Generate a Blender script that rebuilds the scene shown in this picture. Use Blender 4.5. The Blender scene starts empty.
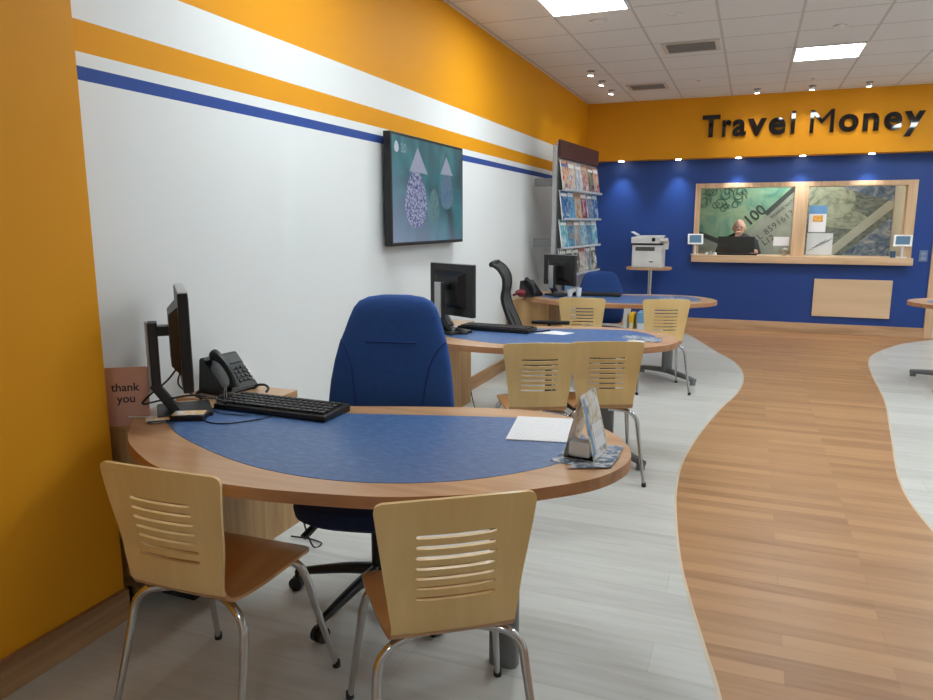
import bpy, bmesh, math, random
from mathutils import Vector, Matrix, Euler
random.seed(7)
sc = bpy.context.scene
COL = sc.collection
PI = math.pi

# ------------------------------------------------------------------ camera, world, exposure
cam_d = bpy.data.cameras.new('camera'); cam = bpy.data.objects.new('camera', cam_d); COL.objects.link(cam)
cam_d.sensor_fit = 'HORIZONTAL'; cam_d.sensor_width = 36.0
cam_d.lens = 716.66 / 933 * 36.0
cam_d.clip_start = 0.02
yaw, pitch, roll = 0.3747, 0.1766, -0.0007
fw = Vector((-math.sin(yaw)*math.cos(pitch), math.cos(yaw)*math.cos(pitch), -math.sin(pitch)))
rt0 = Vector((math.cos(yaw), math.sin(yaw), 0)); up0 = rt0.cross(fw)
rt = math.cos(roll)*rt0 + math.sin(roll)*up0; up = -math.sin(roll)*rt0 + math.cos(roll)*up0
cam.matrix_world = Matrix(((rt.x, up.x, -fw.x, 2.181), (rt.y, up.y, -fw.y, 0.0), (rt.z, up.z, -fw.z, 1.4288), (0, 0, 0, 1)))
sc.camera = cam
world = bpy.data.worlds.new('shop_world'); sc.world = world; world.use_nodes = True
world.node_tree.nodes['Background'].inputs[0].default_value = (0.9, 0.95, 1.0, 1)
world.node_tree.nodes['Background'].inputs[1].default_value = 0.3
sc.view_settings.view_transform = 'Standard'
try: sc.view_settings.look = 'None'
except Exception: pass
sc.view_settings.gamma = 1.0
sc.view_settings.use_curve_mapping = False
sc.view_settings.exposure = 0.0
PANEL_STRENGTH = 28.0      # ceiling light panels
SOFFIT_W = 26.0             # downlights over the blue wall
SPOT_W = 12.0              # adjustable ceiling spots

# ------------------------------------------------------------------ materials
def srgb(r, g, b):
    f = lambda c: (c/255/12.92) if c/255 <= 0.04045 else ((c/255+0.055)/1.055)**2.4
    return (f(r), f(g), f(b), 1)
def newmat(name):
    m = bpy.data.materials.new(name); m.use_nodes = True
    nt = m.node_tree; b = nt.nodes['Principled BSDF']
    return m, nt, b
def coords(nt, scale=(1, 1, 1), rot=(0, 0, 0), kind='Object'):
    tc = nt.nodes.new('ShaderNodeTexCoord'); mp = nt.nodes.new('ShaderNodeMapping')
    mp.inputs['Scale'].default_value = scale; mp.inputs['Rotation'].default_value = rot
    nt.links.new(tc.outputs[kind], mp.inputs['Vector']); return mp
def ramp(nt, src, stops):
    r = nt.nodes.new('ShaderNodeValToRGB')
    e = r.color_ramp.elements
    while len(e) < len(stops): e.new(0.5)
    for i, (p, c) in enumerate(stops): e[i].position = p; e[i].color = c
    nt.links.new(src, r.inputs[0]); return r
def plain(name, col, rough=0.5, metal=0.0, var=0.06, scale=6.0, spec=0.5, bump=0.0, bscale=200, coat=0):
    m, nt, b = newmat(name)
    mp = coords(nt); n = nt.nodes.new('ShaderNodeTexNoise'); n.inputs['Scale'].default_value = scale; n.inputs['Detail'].default_value = 3
    nt.links.new(mp.outputs[0], n.inputs['Vector'])
    lo = tuple(c*(1-var) for c in col[:3])+(1,); hi = tuple(min(1, c*(1+var)) for c in col[:3])+(1,)
    r = ramp(nt, n.outputs['Fac'], [(0.3, lo), (0.7, hi)])
    nt.links.new(r.outputs[0], b.inputs['Base Color'])
    b.inputs['Roughness'].default_value = rough; b.inputs['Metallic'].default_value = metal
    b.inputs['Specular IOR Level'].default_value = spec
    b.inputs['Coat Weight'].default_value = coat
    if bump:
        n2 = nt.nodes.new('ShaderNodeTexNoise'); n2.inputs['Scale'].default_value = bscale
        nt.links.new(mp.outputs[0], n2.inputs['Vector'])
        bp_ = nt.nodes.new('ShaderNodeBump'); bp_.inputs['Strength'].default_value = bump; bp_.inputs['Distance'].default_value = 0.002
        nt.links.new(n2.outputs['Fac'], bp_.inputs['Height']); nt.links.new(bp_.outputs[0], b.inputs['Normal'])
    return m
def wood(name, c1, c2, along='X', rough=0.4, grain=14, coat=0.0, stretch=14):
    m, nt, b = newmat(name)
    s = [grain*1.0]*3; i = 'XYZ'.index(along); s[i] = grain/stretch
    mp = coords(nt, tuple(s))
    n = nt.nodes.new('ShaderNodeTexNoise'); n.inputs['Scale'].default_value = 1.6; n.inputs['Detail'].default_value = 5; n.inputs['Distortion'].default_value = 0.6
    nt.links.new(mp.outputs[0], n.inputs['Vector'])
    r = ramp(nt, n.outputs['Fac'], [(0.32, c2), (0.66, c1)])
    nt.links.new(r.outputs[0], b.inputs['Base Color'])
    b.inputs['Roughness'].default_value = rough; b.inputs['Coat Weight'].default_value = coat; b.inputs['Coat Roughness'].default_value = 0.15
    return m
def emis(name, col, strength):
    m, nt, b = newmat(name)
    b.inputs['Base Color'].default_value = (0, 0, 0, 1)
    b.inputs['Emission Color'].default_value = col; b.inputs['Emission Strength'].default_value = strength
    return m
def noisepic(name, cols, scale=8, emit=0.0, rough=0.25, stretch=(1, 1, 1), detail=3, dist=1.0, seed=0):
    """printed or displayed picture: colour patches of noise"""
    m, nt, b = newmat(name)
    mp = coords(nt, stretch); mp.inputs['Location'].default_value = (seed, seed*1.7, seed*0.6)
    n = nt.nodes.new('ShaderNodeTexNoise'); n.inputs['Scale'].default_value = scale; n.inputs['Detail'].default_value = detail; n.inputs['Distortion'].default_value = dist
    nt.links.new(mp.outputs[0], n.inputs['Vector'])
    k = len(cols)
    r = ramp(nt, n.outputs['Fac'], [(0.3+0.4*i/(k-1), c) for i, c in enumerate(cols)])
    if emit:
        b.inputs['Base Color'].default_value = (0.01, 0.01, 0.01, 1)
        nt.links.new(r.outputs[0], b.inputs['Emission Color']); b.inputs['Emission Strength'].default_value = emit
    else: nt.links.new(r.outputs[0], b.inputs['Base Color'])
    b.inputs['Roughness'].default_value = rough
    return m

YEL = (0.76, 0.318, 0.005, 1)
M = {}
M['yellow'] = plain('yellow_wall_paint', YEL, 0.6, spec=0.3, var=0.03, scale=1.2)
M['blue'] = plain('royal_blue_paint', (0.009, 0.052, 0.26, 1), 0.5, var=0.04, scale=1.5)
M['white_wall'] = plain('white_wall_paint', (0.78, 0.80, 0.80, 1), 0.6, var=0.02, scale=1.3)
M['beige_wall'] = plain('beige_wall_paint', (0.62, 0.50, 0.33, 1), 0.6, var=0.03)
M['white'] = plain('white_plastic', (0.75, 0.75, 0.74, 1), 0.4)
M['black'] = plain('black_plastic', (0.006, 0.006, 0.007, 1), 0.4)
M['black_gloss'] = plain('glossy_black_acrylic', (0.006, 0.004, 0.005, 1), 0.04, coat=0.3)
M['dark_grey'] = plain('dark_grey_plastic', (0.022, 0.022, 0.025, 1), 0.45)
M['silver'] = plain('silver_plastic', (0.45, 0.46, 0.47, 1), 0.3, metal=0.5)
M['chrome'] = plain('chrome', (0.56, 0.56, 0.57, 1), 0.16, metal=1.0, var=0.02)
M['grey_metal'] = plain('grey_powder_coated_metal', (0.16, 0.165, 0.17, 1), 0.45)
M['steel'] = plain('brushed_steel', (0.42, 0.42, 0.42, 1), 0.35, metal=0.7)
M['inlay'] = None
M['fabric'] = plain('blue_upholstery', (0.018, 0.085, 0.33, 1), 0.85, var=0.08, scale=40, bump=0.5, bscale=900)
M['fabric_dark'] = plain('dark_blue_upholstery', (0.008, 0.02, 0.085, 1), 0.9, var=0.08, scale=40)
M['seam'] = plain('blue_seam', (0.010, 0.04, 0.19, 1), 0.9)
M['mesh_fabric'] = plain('black_mesh_fabric', (0.03, 0.032, 0.035, 1), 0.7, bump=0.6, bscale=600)
M['beech'] = wood('beech_desk_wood', srgb(206, 164, 122), srgb(186, 140, 98), 'X', 0.32, 10, 0.25)
M['beech_edge'] = wood('beech_edge_band', srgb(182, 132, 92), srgb(158, 108, 70), 'X', 0.4, 10, 0.1)
M['cabinet'] = wood('oak_cabinet_laminate', srgb(196, 158, 108), srgb(170, 130, 84), 'Z', 0.5, 16)
M['ply_face'] = wood('birch_ply_face', srgb(232, 200, 140), srgb(222, 188, 126), 'Z', 0.35, 9, 0.15)
M['ply_seat'] = wood('ply_seat_face', srgb(204, 154, 102), srgb(188, 136, 86), 'Y', 0.35, 9, 0.15)
M['oak_trim'] = wood('light_oak_trim', srgb(222, 190, 154), srgb(198, 160, 122), 'X', 0.45, 12)
M['oak_trim_z'] = wood('light_oak_trim_upright', srgb(222, 190, 154), srgb(198, 160, 122), 'Z', 0.45, 12)
M['oak_base'] = wood('oak_baseboard', srgb(190, 150, 108), srgb(150, 108, 70), 'Y', 0.5, 9)
M['oak_base_x'] = wood('oak_baseboard_along_x', srgb(208, 172, 136), srgb(176, 138, 102), 'X', 0.5, 9)
M['panel_board'] = wood('pale_board', srgb(226, 196, 160), srgb(216, 184, 146), 'X', 0.5, 6)
M['maroon'] = plain('maroon_laminate', srgb(72, 36, 40), 0.5)
M['red'] = plain('dark_red_cloth', srgb(120, 36, 48), 0.6)
M['paper'] = plain('white_paper', (0.80, 0.81, 0.82, 1), 0.7, var=0.01)
M['pink_card'] = plain('dusty_pink_card', srgb(214, 168, 152), 0.7, var=0.03)
M['navy_ink'] = plain('dark_ink', (0.02, 0.025, 0.035, 1), 0.7)
M['yellow_obj'] = plain('yellow_card', srgb(240, 190, 30), 0.5)
M['light_blue'] = plain('light_blue_card', srgb(110, 160, 205), 0.5)
M['skin'] = plain('skin', srgb(226, 176, 152), 0.55)
M['jacket'] = plain('dark_jacket', (0.012, 0.016, 0.022, 1), 0.8)
M['grey_hair'] = plain('grey_hair', (0.5, 0.48, 0.46, 1), 0.8)
M['rubber'] = plain('black_rubber', (0.015, 0.015, 0.015, 1), 0.7)
M['grout'] = plain('ceiling_grid_metal', srgb(205, 196, 184), 0.5)
M['vent_dark'] = plain('vent_slot_grey', (0.09, 0.088, 0.085, 1), 0.6)
M['glow'] = emis('light_diffuser', (0.89, 0.98, 1.02, 1), PANEL_STRENGTH)
M['bulb'] = emis('halogen_bulb', (1, 0.93, 0.82, 1), 30)
M['screen'] = plain('dark_screen_glass', (0.008, 0.009, 0.012, 1), 0.08)
M['screen_blue'] = emis('tablet_screen_blue', srgb(92, 140, 175), 0.55)

def glassmat(name, tint=(1, 1, 1, 1), alpha=0.12, rough=0.02):
    m = bpy.data.materials.new(name); m.use_nodes = True; nt = m.node_tree; nt.nodes.clear()
    o = nt.nodes.new('ShaderNodeOutputMaterial'); t = nt.nodes.new('ShaderNodeBsdfTransparent'); g = nt.nodes.new('ShaderNodeBsdfGlossy')
    t.inputs[0].default_value = tint; g.inputs['Roughness'].default_value = rough
    f = nt.nodes.new('ShaderNodeFresnel'); f.inputs[0].default_value = 1.45
    a = nt.nodes.new('ShaderNodeMath'); a.operation = 'ADD'; a.inputs[1].default_value = alpha*0.2; nt.links.new(f.outputs[0], a.inputs[0])
    mx = nt.nodes.new('ShaderNodeMixShader'); nt.links.new(a.outputs[0], mx.inputs[0]); nt.links.new(t.outputs[0], mx.inputs[1]); nt.links.new(g.outputs[0], mx.inputs[2])
    nt.links.new(mx.outputs[0], o.inputs[0]); return m
M['glass'] = glassmat('clear_glass', (0.97, 0.98, 0.97, 1), 0.02)
M['acrylic'] = glassmat('clear_acrylic', (0.97, 0.98, 0.985, 1), 0.05, 0.05)

def inlay():
    m, nt, b = newmat('mottled_blue_linoleum')
    mp = coords(nt, (1, 2.2, 1)); n = nt.nodes.new('ShaderNodeTexNoise'); n.inputs['Scale'].default_value = 26; n.inputs['Detail'].default_value = 6; n.inputs['Roughness'].default_value = 0.7
    nt.links.new(mp.outputs[0], n.inputs['Vector'])
    r = ramp(nt, n.outputs['Fac'], [(0.3, srgb(56, 88, 138)), (0.52, srgb(74, 108, 160)), (0.75, srgb(102, 136, 184))])
    nt.links.new(r.outputs[0], b.inputs['Base Color']); b.inputs['Roughness'].default_value = 0.38
    return m
M['inlay'] = inlay()

def left_wall_mat():
    """white wall with a yellow top, a yellow band and a blue band, by height"""
    m, nt, b = newmat('striped_wall_paint')
    tc = nt.nodes.new('ShaderNodeTexCoord'); sp = nt.nodes.new('ShaderNodeSeparateXYZ'); nt.links.new(tc.outputs['Object'], sp.inputs[0])
    mr = nt.nodes.new('ShaderNodeMath'); mr.operation = 'DIVIDE'; mr.inputs[1].default_value = 3.0; nt.links.new(sp.outputs['Z'], mr.inputs[0])
    W = (0.78, 0.80, 0.80, 1); B = (0.030, 0.075, 0.30, 1)
    r = nt.nodes.new('ShaderNodeValToRGB'); r.color_ramp.interpolation = 'CONSTANT'
    e = r.color_ramp.elements
    stops = [(0, W), (1.901/3, B), (1.957/3, W), (1.993/3, YEL), (2.098/3, W), (2.288/3, YEL)]
    while len(e) < len(stops): e.new(0.9)
    for i, (p, c) in enumerate(stops): e[i].position = p; e[i].color = c
    nt.links.new(mr.outputs[0], r.inputs[0]); nt.links.new(r.outputs[0], b.inputs['Base Color'])
    b.inputs['Roughness'].default_value = 0.6; b.inputs['Specular IOR Level'].default_value = 0.2
    return m
def planks_mat(name, bw, rh, c1, c2, c3, rough, bias=0.0, grain=0.35, mort=0.0012, mcol=(0.3, 0.3, 0.3, 1)):
    m, nt, b = newmat(name)
    mp = coords(nt)
    br = nt.nodes.new('ShaderNodeTexBrick'); br.inputs['Scale'].default_value = 1
    br.inputs['Brick Width'].default_value = bw; br.inputs['Row Height'].default_value = rh; br.inputs['Mortar Size'].default_value = mort
    br.inputs['Mortar Smooth'].default_value = 0.1; br.inputs['Bias'].default_value = bias
    br.inputs['Color1'].default_value = c1; br.inputs['Color2'].default_value = c2; br.inputs['Mortar'].default_value = mcol
    br.offset = 0.37; br.offset_frequency = 3
    nt.links.new(mp.outputs[0], br.inputs['Vector'])
    mp2 = coords(nt, (1.0, 12, 1)); n = nt.nodes.new('ShaderNodeTexNoise'); n.inputs['Scale'].default_value = 2.5; n.inputs['Detail'].default_value = 6; n.inputs['Distortion'].default_value = 0.5
    nt.links.new(mp2.outputs[0], n.inputs['Vector'])
    r = ramp(nt, n.outputs['Fac'], [(0.35, (0, 0, 0, 1)), (0.7, (1, 1, 1, 1))])
    ml = nt.nodes.new('ShaderNodeMath'); ml.operation = 'MULTIPLY'; ml.inputs[1].default_value = grain; nt.links.new(r.outputs[0], ml.inputs[0])
    mx = nt.nodes.new('ShaderNodeMixRGB'); mx.inputs['Color2'].default_value = c3
    nt.links.new(ml.outputs[0], mx.inputs[0]); nt.links.new(br.outputs['Color'], mx.inputs['Color1']); nt.links.new(mx.outputs[0], b.inputs['Base Color'])
    b.inputs['Roughness'].default_value = rough
    return m
M['grey_floor'] = planks_mat('grey_wood_vinyl_planks', 1.2, 0.18, srgb(198, 198, 192), srgb(180, 179, 174), srgb(212, 212, 208), 0.38, grain=0.5, mort=0.001, mcol=srgb(160, 158, 152))
M['oak_floor'] = planks_mat('oak_strip_vinyl', 0.9, 0.075, srgb(180, 136, 92), srgb(150, 106, 66), srgb(194, 150, 106), 0.38, grain=0.4, mort=0.0008, mcol=srgb(140, 98, 64))
def ceiling_mat():
    m, nt, b = newmat('suspended_ceiling_tiles')
    tc = nt.nodes.new('ShaderNodeTexCoord'); sp = nt.nodes.new('ShaderNodeSeparateXYZ'); nt.links.new(tc.outputs['Object'], sp.inputs[0])
    ms = []
    for ax, off in (('X', 0.637), ('Y', 5.748)):
        a = nt.nodes.new('ShaderNodeMath'); a.operation = 'SUBTRACT'; a.inputs[1].default_value = off-6.0-0.011; nt.links.new(sp.outputs[ax], a.inputs[0])
        c = nt.nodes.new('ShaderNodeMath'); c.operation = 'MODULO'; c.inputs[1].default_value = 0.6; nt.links.new(a.outputs[0], c.inputs[0])
        d = nt.nodes.new('ShaderNodeMath'); d.operation = 'LESS_THAN'; d.inputs[1].default_value = 0.022; nt.links.new(c.outputs[0], d.inputs[0])
        ms.append(d)
    mx_ = nt.nodes.new('ShaderNodeMath'); mx_.operation = 'MAXIMUM'
    nt.links.new(ms[0].outputs[0], mx_.inputs[0]); nt.links.new(ms[1].outputs[0], mx_.inputs[1])
    mp = coords(nt); n = nt.nodes.new('ShaderNodeTexNoise'); n.inputs['Scale'].default_value = 90; nt.links.new(mp.outputs[0], n.inputs['Vector'])
    r = ramp(nt, n.outputs['Fac'], [(0.35, (0.72, 0.70, 0.68, 1)), (0.65, (0.80, 0.78, 0.76, 1))])
    mx = nt.nodes.new('ShaderNodeMixRGB'); mx.inputs['Color2'].default_value = (0.56, 0.53, 0.50, 1)
    nt.links.new(mx_.outputs[0], mx.inputs[0]); nt.links.new(r.outputs[0], mx.inputs['Color1']); nt.links.new(mx.outputs[0], b.inputs['Base Color'])
    b.inputs['Roughness'].default_value = 0.85
    return m
def printed_mat(name, base, ink, rows=60, density=0.5, scale=1.0):
    """paper with lines of small print"""
    m, nt, b = newmat(name)
    mp = coords(nt); br = nt.nodes.new('ShaderNodeTexBrick'); br.inputs['Scale'].default_value = scale
    br.inputs['Brick Width'].default_value = 0.021; br.inputs['Row Height'].default_value = 1.0/rows
    br.inputs['Mortar Size'].default_value = 0.0045; br.inputs['Mortar Smooth'].default_value = 0.0
    br.inputs['Color1'].default_value = ink; br.inputs['Color2'].default_value = tuple(0.5*a+0.5*c for a, c in zip(ink, base)); br.inputs['Mortar'].default_value = base
    nt.links.new(mp.outputs[0], br.inputs['Vector']); nt.links.new(br.outputs['Color'], b.inputs['Base Color'])
    b.inputs['Roughness'].default_value = 0.6
    return m
M['printed'] = printed_mat('printed_sheet', (0.80, 0.81, 0.83, 1), (0.58, 0.60, 0.64, 1), rows=75)
M['leaflet'] = noisepic('leaflet_print', [srgb(70, 90, 120), srgb(120, 140, 160), srgb(215, 220, 225), srgb(90, 115, 150)], 26)
M['promo'] = noisepic('promo_print', [srgb(228, 230, 232), srgb(232, 232, 232), srgb(212, 200, 170), srgb(120, 140, 180)], 30)

# ------------------------------------------------------------------ mesh helpers
def obj(name, bm, mat, parent=None, smooth=False, mods=None):
    me = bpy.data.meshes.new(name)
    bmesh.ops.recalc_face_normals(bm, faces=bm.faces) if not getattr(bm, '_keep', False) else None
    bm.to_mesh(me); bm.free()
    for m_ in (mat if isinstance(mat, (list, tuple)) else [mat]): me.materials.append(m_)
    if smooth:
        for p in me.polygons: p.use_smooth = True
        try: me.set_sharp_from_angle(angle=math.radians(40))
        except Exception: pass
    o = bpy.data.objects.new(name, me); COL.objects.link(o)
    if parent is not None: o.parent = parent
    return o
def BM(): return bmesh.new()
def box(bm, x0, x1, y0, y1, z0, z1, bev=0.0, mat=None, mi=0):
    r = bmesh.ops.create_cube(bm, size=1.0); vs = r['verts']
    for v in vs: v.co = Vector(((x0+x1)/2+v.co.x*(x1-x0), (y0+y1)/2+v.co.y*(y1-y0), (z0+z1)/2+v.co.z*(z1-z0)))
    fs = set(f for v in vs for f in v.link_faces)
    for f in fs: f.material_index = mi
    if bev:
        es = list(set(e for f in fs for e in f.edges))
        g = bmesh.ops.bevel(bm, geom=es, offset=bev, segments=2, affect='EDGES', profile=0.5)
        vs = list(set(v for f in g['faces'] for v in f.verts) | set(v for v in vs if v.is_valid))
    if mat is not None:
        bmesh.ops.transform(bm, matrix=mat, verts=[v for v in vs if v.is_valid])
    return vs
def catmull(pts, n=6, closed=False):
    P = [Vector(p) for p in pts]; out = []; N = len(P)
    for i in range(N if closed else N-1):
        p0 = P[(i-1) % N] if (closed or i > 0) else P[0]
        p1 = P[i]; p2 = P[(i+1) % N]
        p3 = P[(i+2) % N] if (closed or i+2 < N) else P[-1]
        for k in range(n):
            t = k/n
            out.append(0.5*((2*p1)+(-p0+p2)*t+(2*p0-5*p1+4*p2-p3)*t*t+(-p0+3*p1-3*p2+p3)*t**3))
    if not closed: out.append(P[-1])
    return out
def tube(bm, pts, rad, seg=10, cap=True):
    pts = [Vector(p) for p in pts]; N = len(pts)
    rads = rad if isinstance(rad, (list, tuple)) else [rad]*N
    if len(rads) != N: rads = [rads[0]+(rads[-1]-rads[0])*i/(N-1) for i in range(N)]
    t0 = (pts[1]-pts[0]).normalized(); a = Vector((0, 0, 1)) if abs(t0.z) < 0.9 else Vector((1, 0, 0))
    u = t0.cross(a).normalized(); rings = []
    for i in range(N):
        t = ((pts[min(i+1, N-1)]-pts[max(i-1, 0)])).normalized()
        u = (u-t*u.dot(t)).normalized(); w = t.cross(u)
        rings.append([bm.verts.new(pts[i]+(u*math.cos(2*PI*k/seg)+w*math.sin(2*PI*k/seg))*rads[i]) for k in range(seg)])
    for i in range(N-1):
        for k in range(seg): bm.faces.new((rings[i][k], rings[i][(k+1) % seg], rings[i+1][(k+1) % seg], rings[i+1][k]))
    if cap: bm.faces.new(rings[0][::-1]); bm.faces.new(rings[-1])
def cyl(bm, c, r, z0, z1, seg=24, r2=None):
    tube(bm, [(c[0], c[1], z0), (c[0], c[1], z1)], [r, r if r2 is None else r2], seg)
def prism(bm, pts2, z0, z1, bev=0.0, mi_top=None):
    """extrude a closed xy outline between two heights"""
    bot = [bm.verts.new((p[0], p[1], z0)) for p in pts2]; top = [bm.verts.new((p[0], p[1], z1)) for p in pts2]
    n = len(pts2)
    ft = bm.faces.new(top); fb = bm.faces.new(bot[::-1])
    if mi_top is not None: ft.material_index = mi_top
    for i in range(n): bm.faces.new((bot[i], bot[(i+1) % n], top[(i+1) % n], top[i]))
    if bev:
        es = [e for e in list(ft.edges)+list(fb.edges)]
        bmesh.ops.bevel(bm, geom=es, offset=bev, segments=3, affect='EDGES', profile=0.5)
def loft(bm, secs, seg=28, p=2.6):
    """secs: (cx, cy, cz, half_x, half_y[, tilt]) rings of superellipse stacked along z"""
    rings = []
    for s in secs:
        cx, cy, cz, hx, hy = s[:5]
        ring = []
        for k in range(seg):
            a = 2*PI*k/seg; c, d = math.cos(a), math.sin(a)
            x = hx*math.copysign(abs(c)**(2/p), c); y = hy*math.copysign(abs(d)**(2/p), d)
            ring.append(bm.verts.new((cx+x, cy+y, cz)))
        rings.append(ring)
    for i in range(len(rings)-1):
        for k in range(seg): bm.faces.new((rings[i][k], rings[i][(k+1) % seg], rings[i+1][(k+1) % seg], rings[i+1][k]))
    bm.faces.new(rings[0][::-1]); bm.faces.new(rings[-1])
def ellipsoid(bm, c, r, u=20, v=14, rot=None):
    m = Matrix.Translation(c) @ (rot.to_matrix().to_4x4() if rot else Matrix.Identity(4)) @ Matrix.Diagonal((r[0], r[1], r[2], 1))
    bmesh.ops.create_uvsphere(bm, u_segments=u, v_segments=v, radius=1, matrix=m)
def xf(bm, m): bmesh.ops.transform(bm, matrix=m, verts=bm.verts); return bm
def shift(bm, v): return xf(bm, Matrix.Translation(v))

def thing(name, label, cat, loc=(0, 0, 0), rotz=0, group=None):
    o = bpy.data.objects.new(name, None); COL.objects.link(o); o.empty_display_size = 0.1
    o.location = loc; o.rotation_euler = (0, 0, rotz); o['label'] = label; o['category'] = cat
    if group: o['group'] = group
    return o
def tag(o, label, cat, group=None, loc=None, rotz=None):
    o['label'] = label; o['category'] = cat
    if group: o['group'] = group
    if loc is not None: o.location = loc
    if rotz is not None: o.rotation_euler = (0, 0, rotz)
    return o
def struct(name, bm, m, smooth=False):
    o = obj(name, bm, m, None, smooth); o['kind'] = 'structure'; return o
def dup(root, loc, rotz=0, label=None, group=None):
    def cp(o, par):
        c = o.copy(); COL.objects.link(c); c.parent = par
        for ch in list(o.children): cp(ch, c)
        return c
    r = cp(root, None); r.location = loc; r.rotation_euler = (0, 0, rotz)
    if label: r['label'] = label
    if group: r['group'] = group
    return r
def text_bm(s, size, depth=0.0, offset=0.0, spacing=1.0):
    """lettering as a mesh in the XZ plane facing -y, origin at the left of the baseline"""
    cu = bpy.data.curves.new('t', 'FONT'); cu.body = s; cu.size = size; cu.extrude = depth/2; cu.offset = offset; cu.space_character = spacing
    cu.resolution_u = 4
    o = bpy.data.objects.new('t', cu); COL.objects.link(o)
    dg = bpy.context.evaluated_depsgraph_get(); me = bpy.data.meshes.new_from_object(o.evaluated_get(dg))
    bm = BM(); bm.from_mesh(me)
    bpy.data.objects.remove(o); bpy.data.curves.remove(cu); bpy.data.meshes.remove(me)
    xf(bm, Matrix.Rotation(PI/2, 4, 'X'))
    return bm
def extent(bm, i): c = [v.co[i] for v in bm.verts]; return min(c), max(c)

# ================================================================== STRUCTURE
H = 3.0; XR = 5.45; YF = -3.2
bm = BM(); box(bm, -0.1, XR+0.1, YF, 11.7, -0.1, 0.0); struct('floor', bm, M['grey_floor'])
Lc = [(0.0, 10.30), (0.5, 10.16), (1.0, 9.95), (1.448, 9.62), (1.879, 8.40), (2.105, 7.74), (2.19, 7.10), (2.16, 6.42), (2.038, 5.73), (1.936, 5.0), (1.879, 4.35), (1.888, 3.83), (1.927, 3.42), (1.984, 3.0), (2.05, 2.67), (2.124, 2.35), (2.182, 2.095), (2.26, 1.6), (2.30, 1.0), (2.25, 0.3), (2.1, -0.6), (2.0, -1.6), (2.05, -3.19)]
Rc = [(3.5, -3.19), (3.6, -1.5), (3.9, 0.0), (4.1, 1.2), (3.9, 2.2), (3.45, 2.9), (3.14, 3.45), (3.05, 3.85), (3.04, 4.45), (3.16, 5.5), (3.27, 6.5), (3.32, 7.5), (3.39, 8.3), (3.54, 8.9), (3.914, 9.68), (4.3, 10.14), (4.5, 10.30)]
oL = catmull([(a, b, 0) for a, b in Lc], 8); oR = catmull([(a, b, 0) for a, b in Rc], 8)
bm = BM(); prism(bm, [(p.x, p.y) for p in oL+oR], 0.0, 0.0015); struct('floor_oak_path', bm, M['oak_floor'])
bm = BM()
for pl in (oL, oR):
    for i in range(len(pl)-1):
        a, b = pl[i], pl[i+1]; d = (b-a)
        if d.length < 1e-6: continue
        n = Vector((-d.y, d.x, 0)).normalized()*0.006
        vs = [bm.verts.new(q) for q in (a-n+Vector((0, 0, .002)), b-n+Vector((0, 0, .002)), b+n+Vector((0, 0, .002)), a+n+Vector((0, 0, .002)))]
        bm.faces.new(vs)
struct('trim_1', bm, plain('pale_floor_inlay_strip', srgb(205, 188, 165), 0.5))
bm = BM(); box(bm, -0.1, XR+0.1, YF, 10.06, H, H+0.1); struct('ceiling', bm, ceiling_mat())
bm = BM(); box(bm, -0.1, 0, YF, 11.7, 0, H); struct('wall_left', bm, left_wall_mat())
bm = BM(); box(bm, 0.0, 0.13, YF, 1.80, 0, H, 0.004); struct('wall_left_pier', bm, M['yellow'])
bm = BM(); box(bm, 0.13, 0.15, YF, 1.815, 0, 0.115); box(bm, 0.001, 0.15, 1.80, 1.815, 0, 0.115); struct('baseboard_pier', bm, M['oak_base'])
bm = BM(); box(bm, 0.0, 0.018, 1.815, 10.28, 0, 0.115); struct('baseboard_left', bm, M['oak_base'])
bm = BM(); box(bm, 0.018, 4.24, 10.28, 10.30, 0, 0.125); struct('baseboard_back', bm, M['oak_base_x'])
bm = BM(); box(bm, XR, XR+0.1, YF, 11.7, 0, H); struct('wall_right', bm, M['white_wall'])
bm = BM(); box(bm, 0, XR, YF-0.1, YF, 0, H); struct('wall_front', bm, M['white_wall'])
# yellow bulkhead over the blue wall
bm = BM(); box(bm, 0, XR, 10.05, 10.42, 2.25, H); struct('wall_bulkhead', bm, M['yellow'])
# blue wall with the two service openings
bm = BM()
box(bm, 0, 4.24, 10.30, 10.42, 0, 0.90); box(bm, 0, 4.24, 10.30, 10.42, 1.92, 2.25)
box(bm, 0, 1.47, 10.30, 10.42, 0.90, 1.92); box(bm, 4.0, 4.24, 10.30, 10.42, 0.90, 1.92)
struct('wall_back', bm, M['blue'])
bm = BM(); box(bm, 4.24, 4.33, 10.26, 10.42, 0, 2.25, 0.003); struct('trim_2', bm, M['oak_trim_z'])
bm = BM(); box(bm, 4.33, XR, 10.30, 10.42, 0, 2.25); struct('wall_back_right', bm, M['white_wall'])
# money office behind the counter
bm = BM(); box(bm, 0, XR, 11.62, 11.72, 0, H); struct('wall_office', bm, M['beige_wall'])
bm = BM(); box(bm, 3.99, 4.08, 10.42, 11.62, 0, 2.6); struct('wall_office_right', bm, M['beige_wall'])
bm = BM(); box(bm, 0, XR, 10.42, 11.72, 2.6, 2.7); struct('ceiling_office', bm, M['white_wall'])
bm = BM(); box(bm, 3.975, 3.99, 10.74, 10.80, 0, 2.6); struct('trim_3', bm, M['yellow'])
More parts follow.
